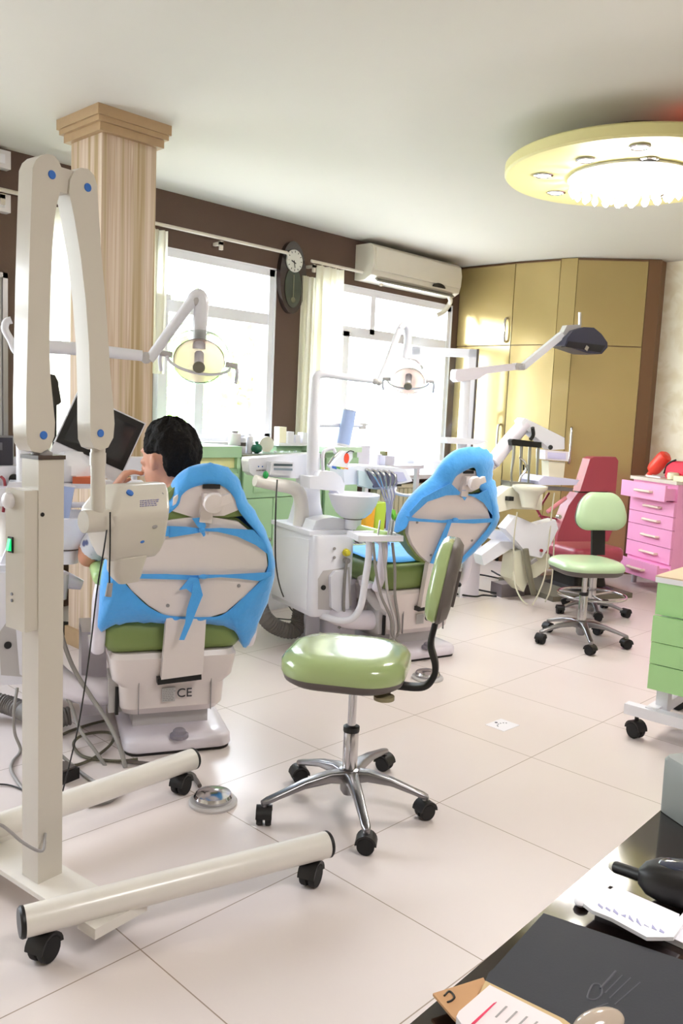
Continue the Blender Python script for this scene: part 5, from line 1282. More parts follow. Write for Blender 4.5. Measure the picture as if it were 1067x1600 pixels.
# drawer fronts follow the photo's heights
ys = [752, 773, 797.5, 819.5, 847, 873, 905]
zz = [zT-0.005]
left = [750, 773, 795, 815, 842, 866, 890]
for l_ in left[1:]:
    zz.append(PF_.p(985, l_, 'y', 0).z)
zz[-1] = 0.11
outs = [0.10, 0.0, 0.0, 0.0, 0.0, 0.11]
for i in range(6):
    z1, z0 = zz[i], zz[i+1]; oy = outs[i]
    bb = B().box((wP/2, -oy-0.010, (z0+z1)/2), (wP-0.004, 0.02, z1-z0-0.005), bev=0.003)
    if oy: bb.box((wP/2, -oy/2+0.02, (z0+z1)/2-0.01), (wP-0.05, oy+0.04, z1-z0-0.04))
    d = bb.done('drawer', pink, pc)
    B().tube([(wP*0.38, -oy-0.02, (z0+z1)/2), (wP*0.38, -oy-0.045, (z0+z1)/2), (wP*0.72, -oy-0.045, (z0+z1)/2), (wP*0.72, -oy-0.02, (z0+z1)/2)], 0.011, 10, sm=False).done('handle', mat('cream_handle', (236, 212, 200), 0.35), d)
for x in (0.05, wP-0.05):
    for y in (0.05, dP-0.05): B().cyl((x, y, 0), (x, y, 0.12), 0.022, seg=14).done('leg', lgrey, pc)
def onp(x, y): return PF_.M @ Vector((x, y, zT+0.0285))
pt = lambda a, b, y=0.12: PF_.M @ PF_.p(a, b, 'y', y)
b0, b1 = PF_.p(1018, 738, 'y', 0.14), PF_.p(1040, 712, 'y', 0.14)
o = thing('red_bottle', 'red translucent bottle leaning on the pink cabinet top', 'bottle', PF_)
bz_ = zT+0.028
dv = Vector((0.30, 0.10, 0.38)).normalized(); s_ = Vector((b0.x-0.02, 0.16, bz_+0.045))
B().lathe([(0.012, -0.05), (0.02, -0.045), (0.022, -0.02), (0.05, 0.0), (0.06, 0.03), (0.062, 0.15), (0.055, 0.18), (0.03, 0.20), (0.002, 0.20)], s_, dv, 24).done('bottle_body', mat('red_orange_plastic', (232, 70, 56), 0.35), o)
B().cyl(s_-dv*0.05, s_-dv*0.075, 0.02, seg=14).done('cap', mat('pale_pink_plastic', (236, 190, 180), 0.4), o)
ppx = PF_.p(1064, 735, 'y', 0.20)
o = thing('red_pouch', 'red pouch with a black strap lying at the right end of the pink cabinet top', 'pouch', PF_)
B().loft([[Vector((ppx.x+0.02+u*k, 0.20+v*k, bz_+z)) for u, v in rrect(0.13, 0.09, 0.04, 5)] for z, k in ((0, 0.9), (0.02, 1), (0.10, 0.95), (0.14, 0.75), (0.15, 0.4))]).done('pouch_body', mat('crimson_cloth', (222, 40, 72), 0.6), o)
B().tube([(ppx.x-0.12, 0.13, bz_+0.04), (ppx.x-0.07, 0.12, bz_+0.12), (ppx.x-0.01, 0.15, bz_+0.16)], 0.008, 8).done('strap', black, o)
o = B().lathe([(0.03, 0), (0.045, 0.004), (0.05, 0.03), (0.045, 0.055), (0.03, 0.06)], PF_.M @ Vector((wP*0.70, 0.08, bz_)), seg=22).done('small_jar', mat('cream_jar', (232, 224, 196), 0.4)); tag(o, 'small cream jar in front of the red bottle on the pink cabinet', 'jar')
o = B().box((wP*0.95, 0.07, bz_+0.02), (0.13, 0.10, 0.04), bev=0.004).done('carton', mat('yellow_white_card', (238, 232, 190), 0.5)); o.matrix_world = PF_.M; tag(o, 'flat pale yellow carton at the right front edge of the pink cabinet', 'carton')
o = B().box((wP*0.30, 0.12, bz_+0.006), (0.18, 0.12, 0.012), bev=0.003).done('paper_stack', paper); o.matrix_world = PF_.M; tag(o, 'thin stack of papers under the red bottle on the pink cabinet', 'papers')

# ------------------------------------------------------------------ green drawer trolley at the right edge
g0 = atz(1026, 1158, 0.0)
zt_g, zb_g = None, None
GF = Fr(g0.x, g0.y, -87)           # +x runs to the right along its front, +y goes into it
gq = lambda a, b: GF.p(a, b, 'y', 0.0)
gt = thing('drawer_trolley', 'mint green four-drawer trolley on a white castor frame at the right edge', 'trolley', GF)
L0 = gq(1014, 1074); T0 = gq(1034, 908); zbm, ztp = L0.z, T0.z
wG, dG = 0.50, 0.46; gx = L0.x
grn = mat('light_green_laminate', (168, 214, 150), 0.4)
B().box((gx+wG/2, dG/2+0.02, (zbm+ztp)/2), (wG-0.03, dG-0.02, ztp-zbm), bev=0.004).done('body', pvc, gt)
B().box((gx+wG/2, dG/2, ztp+0.012), (wG+0.02, dG+0.03, 0.022), bev=0.004).done('top', mat('tan_top', (206, 186, 158), 0.35), gt)
B().box((gx+wG/2, -0.012, ztp+0.006), (wG+0.015, 0.012, 0.022), bev=0.003).done('top_edge', pvc, gt)
zc_ = [ztp-0.004, gq(1028, 960).z, gq(1024, 1001).z, gq(1020, 1035).z, zbm]
for i in range(4):
    z1, z0 = zc_[i], zc_[i+1]; o_ = (0.0, 0.018, 0.012, 0.012)[i]
    d = B().box((gx+wG/2, -o_, (z0+z1)/2), (wG, 0.022, z1-z0-0.004), bev=0.003).done('drawer', grn, gt)
    if i in (1, 2, 3):
        hz = (z0+z1)/2 if i != 1 else z0+0.05
        B().tube([(gx+wG*0.36, -o_-0.01, hz), (gx+wG*0.36, -o_-0.03, hz), (gx+wG*0.64, -o_-0.03, hz), (gx+wG*0.64, -o_-0.01, hz)], 0.008, 10, sm=False).done('handle', chrome, d)
fz = gq(1030, 1115).z
bb = B().box((gx+wG/2, -0.03, fz), (wG+0.16, 0.05, 0.045), bev=0.004).box((gx+wG/2, dG+0.03, fz), (wG+0.16, 0.05, 0.045), bev=0.004).box((gx+0.03, dG/2, fz+0.005), (0.05, dG+0.08, 0.045), bev=0.004).box((gx+wG-0.03, dG/2, fz+0.005), (0.05, dG+0.08, 0.045), bev=0.004)
bb.done('frame', white, gt)
for x in (gx+0.05, gx+wG-0.05):
    for y in (0.05, dG-0.05): B().box((x, y, (fz+zbm)/2), (0.05, 0.05, zbm-fz), bev=0.003).done('riser', white, gt)
for x in (gx-0.03, gx+wG+0.03):
    for y in (-0.03, dG+0.03): caster(gt, (x, y), 0.035, random.uniform(0, 180), top=fz)
o = thing('floor_sticker', 'white rectangular sticker with a curved line of dots on the floor', 'sticker', Fr(atz(785, 1133).x, atz(785, 1133).y, -2))
B().box((0, 0, 0.0008), (0.12, 0.10, 0.0012)).done('sheet', paper, o)
bb = B()
for i in range(6): a = math.radians(20+i*28); bb.cyl((0.034*math.cos(a), -0.005+0.022*math.sin(a), 0.0012), (0.034*math.cos(a), -0.005+0.022*math.sin(a), 0.002), 0.0035, seg=8)
bb.cyl((0.0, 0.034, 0.0012), (0.0, 0.034, 0.002), 0.007, seg=10).done('dots', mat('print_blue_black', (46, 46, 70), 0.5), o)

# ------------------------------------------------------------------ foot controls
def footdisc(px, py, label, grp='round foot controls', cable=None):
    p = atz(px, py, 0.02); t = thing('foot_control', label, 'foot control', Fr(p.x, p.y, 0), grp)
    B().lathe([(0.082, 0), (0.083, 0.008), (0.078, 0.014), (0.05, 0.016)], seg=36).done('base_ring', lgrey, t)
    B().lathe([(0.064, 0.014), (0.066, 0.026), (0.060, 0.036), (0.035, 0.044), (0.002, 0.046)], seg=36).done('disc', chrome, t)
    if cable: B().tube([t.matrix_world.inverted() @ Vector((0, 0, 0)) + (atz(a, b, z)-Vector((p.x, p.y, 0))) for a, b, z in cable], 0.0065, 8).done('cable', hosegrey, t)
    return t
bpy.context.view_layer.update()
footdisc(333, 1246, 'round chrome foot control on the floor between the X-ray legs and the nearest stool', cable=None)
o = B().tube([atz(312, 1228, 0.012), atz(306, 1218, 0.012), atz(296, 1208, 0.012), atz(250, 1196, 0.012), atz(200, 1190, 0.012)], 0.008, 8).done('floor_cable', dark); tag(o, 'dark cable from the round foot control running behind the X-ray castor', 'cable')
footdisc(668, 1054, 'round chrome foot control half hidden behind the nearest stool backrest bar')
# ------------------------------------------------------------------ cables on the floor behind the X-ray pole
def cable(pts, r, m, label, name='floor_cable'):
    o = B().tube([atz(a, b, z) for a, b, z in pts], r, 8, 8).done(name, m); tag(o, label, 'cable', 'cables on the floor'); return o
olive = mat('olive_cable', (92, 88, 72), 0.5)
cable([(215, 1186, 0.008), (190, 1189, 0.008), (165, 1188, 0.008), (130, 1182, 0.008), (116, 1168, 0.008), (118, 1156, 0.03), (135, 1147, 0.03), (165, 1144, 0.015), (178, 1150, 0.01), (172, 1164, 0.01), (150, 1182, 0.008), (125, 1194, 0.008), (105, 1197, 0.02)], 0.006, olive, 'olive cable forming a round loop on the floor left of the dental chair base')
cable([(164, 1126, 0.01), (140, 1132, 0.008), (110, 1142, 0.008), (80, 1156, 0.008), (40, 1172, 0.008)], 0.006, olive, 'straight olive cable behind the X-ray pole, above the round cable loop')
cable([(112, 1100, 0.01), (104, 1116, 0.01), (92, 1126, 0.008), (70, 1134, 0.008)], 0.004, hosegrey, 'short thin grey cable curving behind the X-ray pole')
cable([(85, 1172, 0.06), (100, 1184, 0.03), (120, 1202, 0.008), (145, 1220, 0.008), (170, 1232, 0.008), (185, 1238, 0.008), (170, 1252, 0.008), (135, 1258, 0.008)], 0.007, hosegrey, 'grey hose crossing the floor under the farther X-ray leg')
cable([(27, 1075, 0.25), (22, 1110, 0.18), (23, 1145, 0.08), (32, 1172, 0.01), (20, 1190, 0.008), (18, 1205, 0.008), (36, 1232, 0.008), (60, 1250, 0.008)], 0.006, hosegrey, 'grey cable hanging and looping left of the X-ray pole')
cable([(-20, 1226, 0.006), (10, 1226, 0.006), (35, 1234, 0.006), (60, 1250, 0.006)], 0.003, black, 'thin black wire on the floor at the left edge')
cable([(433, 750, 0.98), (431, 790, 0.86), (430, 850, 0.66), (432, 890, 0.50), (440, 925, 0.32), (452, 948, 0.16), (462, 962, 0.06), (455, 968, 0.02), (430, 966, 0.02)], 0.004, black, 'thin black wire hanging from the white console down beside the unit box')
fp = thing('foot_pedal', 'black foot pedal on the floor right of the X-ray pole', 'foot control', Fr(atz(98, 1216).x, atz(98, 1216).y, 10))
B().box((0, 0, 0.02), (0.075, 0.09, 0.04), bev=0.012).done('pedal_body', black, fp); B().box((0, -0.01, 0.045), (0.05, 0.05, 0.012), rot=Matrix.Rotation(0.15, 3, 'X'), bev=0.004).done('pedal_plate', dark, fp)

# ------------------------------------------------------------------ things on the window counters
def cyl_item(name, px, py, y, r, h, m, label, cat, cap=None, capm=None, grp=None):
    p = aty(px, py, y); z0 = p.z
    t = thing(name, label, cat, Fr(p.x, p.y, 0, z0), grp)
    B().lathe([(r*0.96, 0), (r, 0.004), (r, h*0.78), (r*0.9, h*0.84), (r*0.6, h*0.88)] if cap else [(r*0.96, 0), (r, 0.004), (r, h)], seg=20).done('container', m, t)
    if cap: B().lathe([(r*0.62, h*0.86), (r*0.62, h), (0.002, h+0.002)], seg=16).done('lid', capm or white, t)
    return t
yc = 4.62; Z2 = 1.027
def on2(px, y=yc):
    d = ray(px, 700); x = EYE.x + d.x*(y/d.y); return x
def item(name, px, y, z, r, h, m, label, cat, cap=None, capm=None):
    t = thing(name, label, cat, Fr(on2(px, y), y, 0, z))
    if cap: B().lathe([(r*0.96, 0), (r, 0.004), (r, h*0.74), (r*0.9, h*0.82), (r*0.5, h*0.87)], seg=20).done('container', m, t); B().lathe([(r*0.52, h*0.85), (r*0.52, h), (0.002, h+0.002)], seg=14).done('lid', capm or white, t)
    else: B().lathe([(r*0.96, 0), (r, 0.004), (r, h), (r*0.9, h), (r*0.88, 0.01), (0.002, 0.01)], seg=22).done('container', m, t)
    return t
item('white_canister', 366, 4.66, 1.083, 0.045, 0.10, offw, 'squat white canister at the left end of the green counter, right of the man\'s head', 'canister', True, greyp)
item('white_bottle', 378, 4.66, Z2, 0.028, 0.13, white, 'white bottle with a dark label band between the canister and the slim bottle', 'bottle', True)
B().lathe([(0.0285, 0.05), (0.0285, 0.075)], seg=20, cap=False).done('dark_band', dark, bpy.data.objects['white_bottle'])
item('slim_bottle', 389, 4.66, Z2, 0.026, 0.14, pvc, 'slim plain white bottle left of the green jar', 'bottle', True)
t = thing('green_jar', 'small dark green round jar on the steel counter top', 'jar', Fr(on2(401, 4.62), 4.62, 0, Z2)); B().sph((0, 0, 0.035), (0.042, 0.042, 0.036), 20, 12).done('jar_body', mat('dark_green_glass', (14, 110, 78), 0.2, coat=0.4), t); B().cyl((0, 0, 0.06), (0, 0, 0.085), 0.012).done('neck', mat('dark_green_glass', (14, 110, 78), 0.2), t)
t = thing('white_disc', 'round white disc standing upright beside the green jar', 'disc', Fr(on2(416, 4.66), 4.66, -20, Z2)); B().cyl((0, 0.008, 0.065), (0, -0.008, 0.063), 0.056, seg=30).box((0, 0.01, 0.006), (0.06, 0.04, 0.012), bev=0.003).done('disc', cream, t)
sh_ = thing('white_shelf_board', 'white shelf board with small boxes, behind the steel counter top', 'shelf', Fr(on2(455, 4.80), 4.80, 0, 0))
B().box((0, 0, 1.085), (0.42, 0.18, 0.02), bev=0.003).done('board', pvc, sh_); B().box((0, 0.02, 1.056), (0.38, 0.13, 0.055)).done('support', mint, sh_)
for i, (px, w, h, m_, lb) in enumerate(((437, 0.07, 0.12, mat('cream_card', (240, 234, 206), .5), 'tall cream carton at the left end of the white shelf board'), (450, 0.06, 0.085, paper, 'second small white carton on the white shelf board'), (461, 0.05, 0.06, paper, 'low white carton on the white shelf board beside the rust box'), (472, 0.05, 0.08, pvc, 'white carton next to the rust coloured box on the shelf board'))):
    o = B().box((0, 0, h/2), (w, 0.06, h), bev=0.003).done('carton', m_); o.location = (on2(px, 4.78), 4.78, 1.096); tag(o, lb, 'carton')
o = B().box((0, 0, 0.03), (0.055, 0.06, 0.06), bev=0.003).done('rust_box', mat('rust_card', (150, 76, 60), 0.5)); o.location = (on2(484, 4.78), 4.78, 1.096); tag(o, 'small rust coloured box beside the lamp post on the shelf board', 'box')
sp_ = thing('glass_slab', 'clear glass slab with small tools lying on the steel counter top', 'glass slab', Fr(on2(445, 4.58), 4.58, 4, Z2)); B().box((0, 0, 0.006), (0.34, 0.12, 0.012), bev=0.002).done('slab', mat('green_glass', (206, 226, 206), 0.08), sp_)
for i in range(4): B().cyl((-0.12+i*0.07, -0.03, 0.017), (-0.08+i*0.07, 0.03, 0.017), 0.005, seg=8).done('tool', chrome, sp_)
# boxes on the far window sill, above the radiator
def sbox(px0, px1, py0, py1, y, label, m, name='sill_box', dep=0.10):
    a, b = aty(px0, py1, y), aty(px1, py0, y); F_ = Fr((a.x+b.x)/2, y, 0, a.z)
    o = B().box((0, dep/2, (b.z-a.z)/2), (b.x-a.x, dep, b.z-a.z), bev=0.004).done(name, m); o.matrix_world = F_.M; tag(o, label, 'box'); return o
shelf = thing('side_table', 'white side table under the far window behind the handpiece console', 'table', Fr(5.25, 4.64, 0))
B().box((0, 0, 0.915), (0.72, 0.36, 0.03), bev=0.006).done('table_top', white, shelf)
for x in (-0.32, 0.32):
    for y in (-0.14, 0.14): B().box((x, y, 0.45), (0.035, 0.035, 0.90)).done('leg', white, shelf)
lavb = mat('lavender_white_box', (232, 230, 244), 0.5)
def tbox(px, w, d, h, y, label, m, name='white_box', z=0.931, yaw=0):
    o = B().box((0, 0, h/2), (w, d, h), bev=0.004).done(name, m); o.matrix_world = Fr(on2(px, y), y, yaw, z).M; tag(o, label, 'box'); return o
tbox(563, 0.15, 0.08, 0.155, 4.62, 'large white box standing under the far window beside the packet', lavb)
tbox(590, 0.10, 0.09, 0.085, 4.62, 'middle white box on the side table under the far window', lavb)
tbox(603, 0.12, 0.10, 0.075, 4.56, 'lower grey-white machine box at the right end of the side table', mat('lavender_grey_box', (214, 212, 226), 0.5))
o = B().box((0, 0, 0.018), (0.05, 0.05, 0.035), bev=0.004).done('olive_cube', mat('olive_card', (128, 130, 90), 0.5)); o.matrix_world = Fr(on2(600, 4.58), 4.58, 10, 1.007).M; tag(o, 'small olive cube on top of the lower machine box', 'box')
# bins and shelf below, seen between the cuspidor bowl and the farther chair
def stand(px, py, label, m, r=0.05, h=0.22, cat='bin', name='plastic_bin'):
    p = aty(px, py, 4.30); F_ = Fr(p.x, 4.30, 0, p.z-h)
    return p
tb2 = thing('low_cabinet', 'low pale green cabinet with bins standing on it behind the cuspidor bowl', 'cabinet', Fr(4.98, 4.02, 0))
zc2 = 0.50
B().box((0, 0, zc2/2+0.02), (0.62, 0.40, zc2-0.04), bev=0.006).done('body', mint, tb2); B().box((0, 0, zc2+0.005), (0.66, 0.44, 0.03), bev=0.006).done('top', pvc, tb2)
def onlow(px, y=3.95):
    d = ray(px, 800); return EYE.x + d.x*(y/d.y)
for name, px, m_, lb, w, h in (('orange_bin', 572, mat('orange_plastic', (240, 176, 50), 0.4), 'orange plastic bin behind the cuspidor bowl', 0.10, 0.17), ('lime_bin', 588, mat('lime_plastic', (186, 214, 70), 0.4), 'lime green plastic bin behind the cuspidor bowl, right of the orange one', 0.12, 0.20)):
    o = B().loft([[Vector((u*k, v*k, z)) for u, v in rrect(w/2, 0.05, 0.015, 4)] for z, k in ((0, 0.85), (h, 1.0), (h, 0.93), (0.01, 0.8))]).done(name, m_); o.location = (onlow(px), 3.95, zc2+0.021); tag(o, lb, 'bin')
t = thing('leaf_sprig', 'green leaf showing between the suction tips and the farther chair cover', 'plant', Fr(onlow(616, 3.92), 3.92, 0, zc2+0.021))
B().lathe([(0.03, 0), (0.038, 0.06), (0.034, 0.06), (0.028, 0.01)], seg=18).done('pot', white, t)
for a in (-40, 60, 170):
    R = Matrix.Rotation(math.radians(a), 3, 'Z'); B().loft([[R @ Vector((x, w, z)), R @ Vector((x+0.004, 0, z+0.004)), R @ Vector((x, -w, z))] for x, w, z in ((0.0, 0.004, 0.05), (0.02, 0.02, 0.10), (0.05, 0.026, 0.13), (0.085, 0.016, 0.135), (0.11, 0.002, 0.12))], cap=False, close=False).done('leaf', mat('leaf_green', (110, 190, 60), 0.5), t, solid=0.001)
o = thing('brown_bottle', 'brown bottle behind the handpiece tubes', 'bottle', Fr(onlow(602, 3.98), 3.98, 0, zc2+0.021)); B().lathe([(0.022, 0), (0.023, 0.14), (0.010, 0.17), (0.010, 0.20), (0.002, 0.20)], seg=18).done('bottle_body', mat('brown_glass', (126, 84, 60), 0.2), o)

# ------------------------------------------------------------------ dark glossy desk in the foreground
DZ = 0.70
e0, e1 = atz(640, 1600, DZ), atz(1067, 1236, DZ)
dy = math.degrees(math.atan2(e1.y-e0.y, e1.x-e0.x))
DFr = Fr(e0.x, e0.y, dy)               # +x along the visible edge, -y across the desk
desk = thing('desk', 'glossy dark brown desk filling the lower right corner', 'desk', DFr)
deskm = mat('dark_brown_gloss_top', (30, 20, 17), 0.07, coat=0.6, var=0.25, scale=5)
LD = (e1-e0).length
B().box((0.45, -0.45, DZ-0.012), (2.3, 0.90, 0.024), bev=0.004).done('desk_top', deskm, desk)
for x in (-0.62, 1.52): B().box((x, -0.45, (DZ-0.024)/2), (0.04, 0.80, DZ-0.024), bev=0.003).done('side_panel', mat('dark_brown_wood', (44, 30, 26), 0.4), desk)
B().box((0.45, -0.80, 0.40), (2.10, 0.02, 0.52)).done('back_panel', mat('dark_brown_wood', (44, 30, 26), 0.4), desk)
dk = lambda a, b, z=0.0: DFr.I @ atz(a, b, DZ+z)
def dpoly(name, px, z0, th, m, parent=None, bev=0.0):
    o = B().ext([dk(a, b, z0) for a, b in px], (0, 0, th), bev=bev).done(name, m, parent)
    if parent is None: o.matrix_world = DFr.M
    return o
# dark folder with an embossed emblem and lines
fo = thing('folder', 'dark blue-grey folder with a faint embossed emblem lying on the desk', 'folder', DFr)
fm = mat('dark_slate_leatherette', (34, 36, 44), 0.6, bump=0.03, bscale=300)
dpoly('cover', [(848, 1440), (1067, 1515), (1130, 1560), (1010, 1700), (700, 1690), (762, 1535), (770, 1528)], 0.0005, 0.012, fm, fo, bev=0.003)
ink = mat('embossed_grey', (66, 66, 74), 0.5)
el_ = [(921, 1547), (927, 1538), (938, 1540), (940, 1553), (930, 1562), (918, 1560)]
P = [dk(a, b, 0.0124) for a, b in el_]; B().tube(P+[P[0]], 0.0011, 6, 4).done('emblem', ink, fo)
for (a, b, c, d, w) in ((938, 1545, 962, 1518, 0.003), (945, 1552, 972, 1524, 0.0015), (952, 1560, 985, 1528, 0.0015), (960, 1570, 1000, 1535, 0.0015), (930, 1575, 950, 1568, 0.0015)):
    B().cyl(dk(a, b, 0.0124), dk(c, d, 0.0124), w*0.55, seg=6).done('embossed_line', ink, fo)
# cardboard piece
cd = thing('cardboard', 'torn brown cardboard piece with a small printed mark at the desk edge', 'cardboard', DFr)
cdm = mat('brown_card', (178, 136, 96), 0.7, var=0.12, scale=30)
dpoly('sheet', [(676, 1556), (755, 1531), (764, 1550), (740, 1580), (714, 1600), (706, 1592)], 0.0138, 0.003, cdm, cd)
P = [dk(a, b, 0.0175) for a, b in ((694, 1556), (702, 1549), (710, 1557), (706, 1563), (699, 1566))]; B().tube(P, 0.0012, 6).done('printed_mark', black, cd)
# booklet stack
bkt = thing('booklet', 'white booklet with a red line on top of papers at the lower desk edge', 'booklet', DFr)
dpoly('backing_board', [(758, 1540), (880, 1600), (1000, 1690), (800, 1700), (730, 1600)], 0.017, 0.006, mat('tan_board', (190, 164, 120), 0.6), bkt)
dpoly('pages', [(764, 1552), (872, 1608), (960, 1690), (780, 1700), (712, 1602), (716, 1594)], 0.0232, 0.010, mat('white_pages', (218, 208, 210), 0.6), bkt, bev=0.002)
dpoly('red_line', [(771, 1568), (776, 1566), (742, 1600), (736, 1600)], 0.0333, 0.0006, mat('crimson_ink', (206, 44, 84), 0.5), bkt)
for i in range(5): dpoly('print_line', [(790+i*16, 1572+i*8), (793+i*16, 1573+i*8), (776+i*16, 1590+i*8), (773+i*16, 1589+i*8)], 0.0333, 0.0004, greyp, bkt)
# beige mouse-like oval
pm = dk(934, 1612, 0.02)
o = B().sph((pm.x, pm.y, 0), (0.017, 0.034, 0.014), 24, 14, rot=Matrix.Rotation(math.radians(70), 3, 'Z')).done('glossy_paperweight', mat('beige_gloss', (168, 152, 138), 0.12, coat=0.6)); o.matrix_world = DFr.M @ Matrix.Translation((0, 0, DZ+0.013+0.0145)); tag(o, 'glossy beige oval paperweight on the dark folder at the bottom edge', 'paperweight')
# torn paper pack
pp = thing('paper_pack', 'torn white paper packet with faint blue print on the desk', 'paper', DFr)
dpoly('sheet', [(911, 1417), (944, 1391), (1000, 1414), (1072, 1442), (1052, 1470), (1010, 1470), (955, 1440), (925, 1428)], 0.016, 0.005, paper, pp, bev=0.0015)
dpoly('lower_sheet', [(930, 1420), (960, 1400), (1060, 1445), (1040, 1462)], 0.0005, 0.015, paper, pp)
pr_ = mat('pale_blue_ink', (160, 160, 196), 0.6); random.seed(11)
for i in range(9):
    a0, b0_ = 935+i*12, 1408+i*5.2; dpoly('print_line', [(a0, b0_+random.uniform(0, 8)), (a0+7, b0_+5+random.uniform(0, 8)), (a0+6, b0_+9+random.uniform(0, 4)), (a0-1, b0_+6)], 0.0212, 0.0004, pr_, pp)
ps = dk(908, 1415); o = B().sph((0, 0, 0.006), (0.012, 0.010, 0.006), 12, 8).done('white_scrap', paper); o.matrix_world = DFr.M @ Matrix.Translation((ps.x, ps.y, DZ)); tag(o, 'tiny white paper scrap at the left corner of the torn packet', 'scrap')
# black cordless handset-like device
hs_ = thing('handset', 'black rounded handset with a stubby antenna and glossy window on the desk', 'handset', DFr)
h0 = dk(1003, 1372, 0.03); h1 = dk(1120, 1392, 0.03)
ax_ = (h1-h0); ax_.z = 0; ax_.normalize(); sd = Vector((-ax_.y, ax_.x, 0)); rg = []
for t, w, h in ((-0.005, 0.006, 0.010), (0.005, 0.020, 0.020), (0.025, 0.030, 0.026), (0.06, 0.034, 0.028), (0.10, 0.030, 0.026), (0.16, 0.026, 0.022), (0.20, 0.02, 0.016)):
    rg.append([h0+ax_*t+sd*u+Vector((0, 0, v+0.002)) for u, v in rrect(w, h, min(w, h)*0.8, 5)])
B().loft(rg).done('body', black, hs_)
B().cyl(h0+ax_*0.004+sd*0.004, dk(962, 1355, 0.02), 0.0085, 0.0085, seg=16).done('antenna', black, hs_)
ta = dk(962, 1355, 0.02); td = (ta-(h0+ax_*0.004)).normalized(); B().cyl(ta, ta+td*0.009, 0.0085, 0.006, seg=16).done('antenna_tip', cream, hs_)
B().sph(h0+ax_*0.045+Vector((0, 0, 0.026)), (0.026, 0.018, 0.006), 20, 10, rot=Matrix((ax_, sd, Vector((0, 0, 1)))).transposed()).done('glossy_window', mat('blue_black_glass', (34, 40, 60), 0.05, coat=1.0), hs_)
B().box(h0+ax_*0.092+Vector((0, 0, 0.027)), (0.028, 0.05, 0.006), rot=Matrix((ax_, sd, Vector((0, 0, 1)))).transposed(), bev=0.002).done('paper_label', paper, hs_)
# grey box with rounded corners at the right edge
gb0 = dk(1038, 1278); gbz = DFr.I @ atz(1042, 1190, DZ)
gbx = thing('grey_box', 'grey plastic box cut by the right edge of the photo on the desk', 'box', DFr)
bxh = 0.098
B().loft([[Vector((gb0.x+0.070, gb0.y-0.075, DZ+z))+Matrix.Rotation(math.radians(-30), 3, 'Z') @ Vector((u*k, v*k, 0)) for u, v in rrect(0.09, 0.06, 0.014, 5)] for z, k in ((0.001, 0.99), (bxh-0.006, 1.0), (bxh, 0.95))]).done('case', mat('grey_box_plastic', (134, 138, 136), 0.5), gbx)
B().box((gb0.x+0.095, gb0.y-0.08, DZ+bxh+0.03), (0.05, 0.03, 0.06), bev=0.01).done('blue_lid_knob', mat('navy_plastic', (50, 60, 100), 0.4), gbx)
o = B().box((0, 0, 0.004), (0.16, 0.11, 0.008), bev=0.002).done('white_card', paper); pz_ = dk(1085, 1462); o.matrix_world = DFr.M @ Matrix.Translation((pz_.x+0.04, pz_.y-0.03, DZ+0.0005)); tag(o, 'white card at the right edge below the handset', 'card')
# ------------------------------------------------------------------ the seated man
man = thing('person', 'seated man with short black hair and patterned white shirt, raising his left hand', 'person', CF)
mp = lambda a, b, y: CF.p(a, b, 'y', y)
HDZ = 0.17
hc = mp(265, 716, HDZ)
fa = math.radians(38)                                  # face turned left of straight ahead
FD = Vector((-math.sin(fa), math.cos(fa), -0.06)).normalized(); LD_ = Vector((-math.cos(fa), -math.sin(fa), 0)); UD = LD_.cross(FD)*-1
if UD.z < 0: UD = -UD
k = 1.14
def hp_(f, l, u): return hc+FD*f*k+LD_*l*k+UD*u*k
Rh = Matrix((LD_, FD, UD)).transposed()
shL, shR = Vector((-0.20, 0.13, 0.945)), Vector((0.19, 0.13, 0.945))
elb, wri = mp(138, 870, 0.27), mp(172, 770, 0.30)
kn = mp(197, 746, 0.30)
body_parts = B()
b = body_parts
# head: skull, jaw, nose, lips, chin, ear, neck
b.sph(hp_(0.0, 0, 0.02), (0.078*k, 0.098*k, 0.105*k), 28, 18, rot=Rh)
b.sph(hp_(0.030, 0, -0.05), (0.062*k, 0.070*k, 0.080*k), 24, 14, rot=Rh)
b.sph(hp_(0.078, 0, -0.105), (0.030*k, 0.024*k, 0.022*k), 16, 10, rot=Rh)
b.tube([hp_(0.092, 0, 0.015), hp_(0.108, 0, -0.015), hp_(0.118, 0, -0.035), hp_(0.100, 0, -0.046)], [0.010, 0.012, 0.016, 0.010], 12)
for s in (-1, 1):
    b.sph(hp_(0.104, s*0.013, -0.040), 0.010, 10, 8); b.sph(hp_(0.075, s*0.040, -0.012), (0.022, 0.020, 0.018), 12, 8, rot=Rh)
    b.sph(hp_(0.082, s*0.034, 0.026), (0.026, 0.012, 0.009), 12, 8, rot=Rh)
    b.sph(hp_(0.0, s*0.079, -0.015), (0.009*k, 0.016*k, 0.029*k), 14, 10, rot=Rh); b.sph(hp_(-0.006, s*0.088, -0.008), (0.005, 0.014, 0.025), 14, 10, rot=Rh)
for u in (-0.068, -0.080): b.sph(hp_(0.094, 0, u), (0.024, 0.010, 0.0075), 14, 8, rot=Rh)
b.tube([hp_(-0.015, 0, -0.04), hp_(-0.02, 0, -0.10), Vector((0, 0.11, 0.985)), Vector((0, 0.12, 0.93))], [0.058, 0.056, 0.062, 0.09], 20)
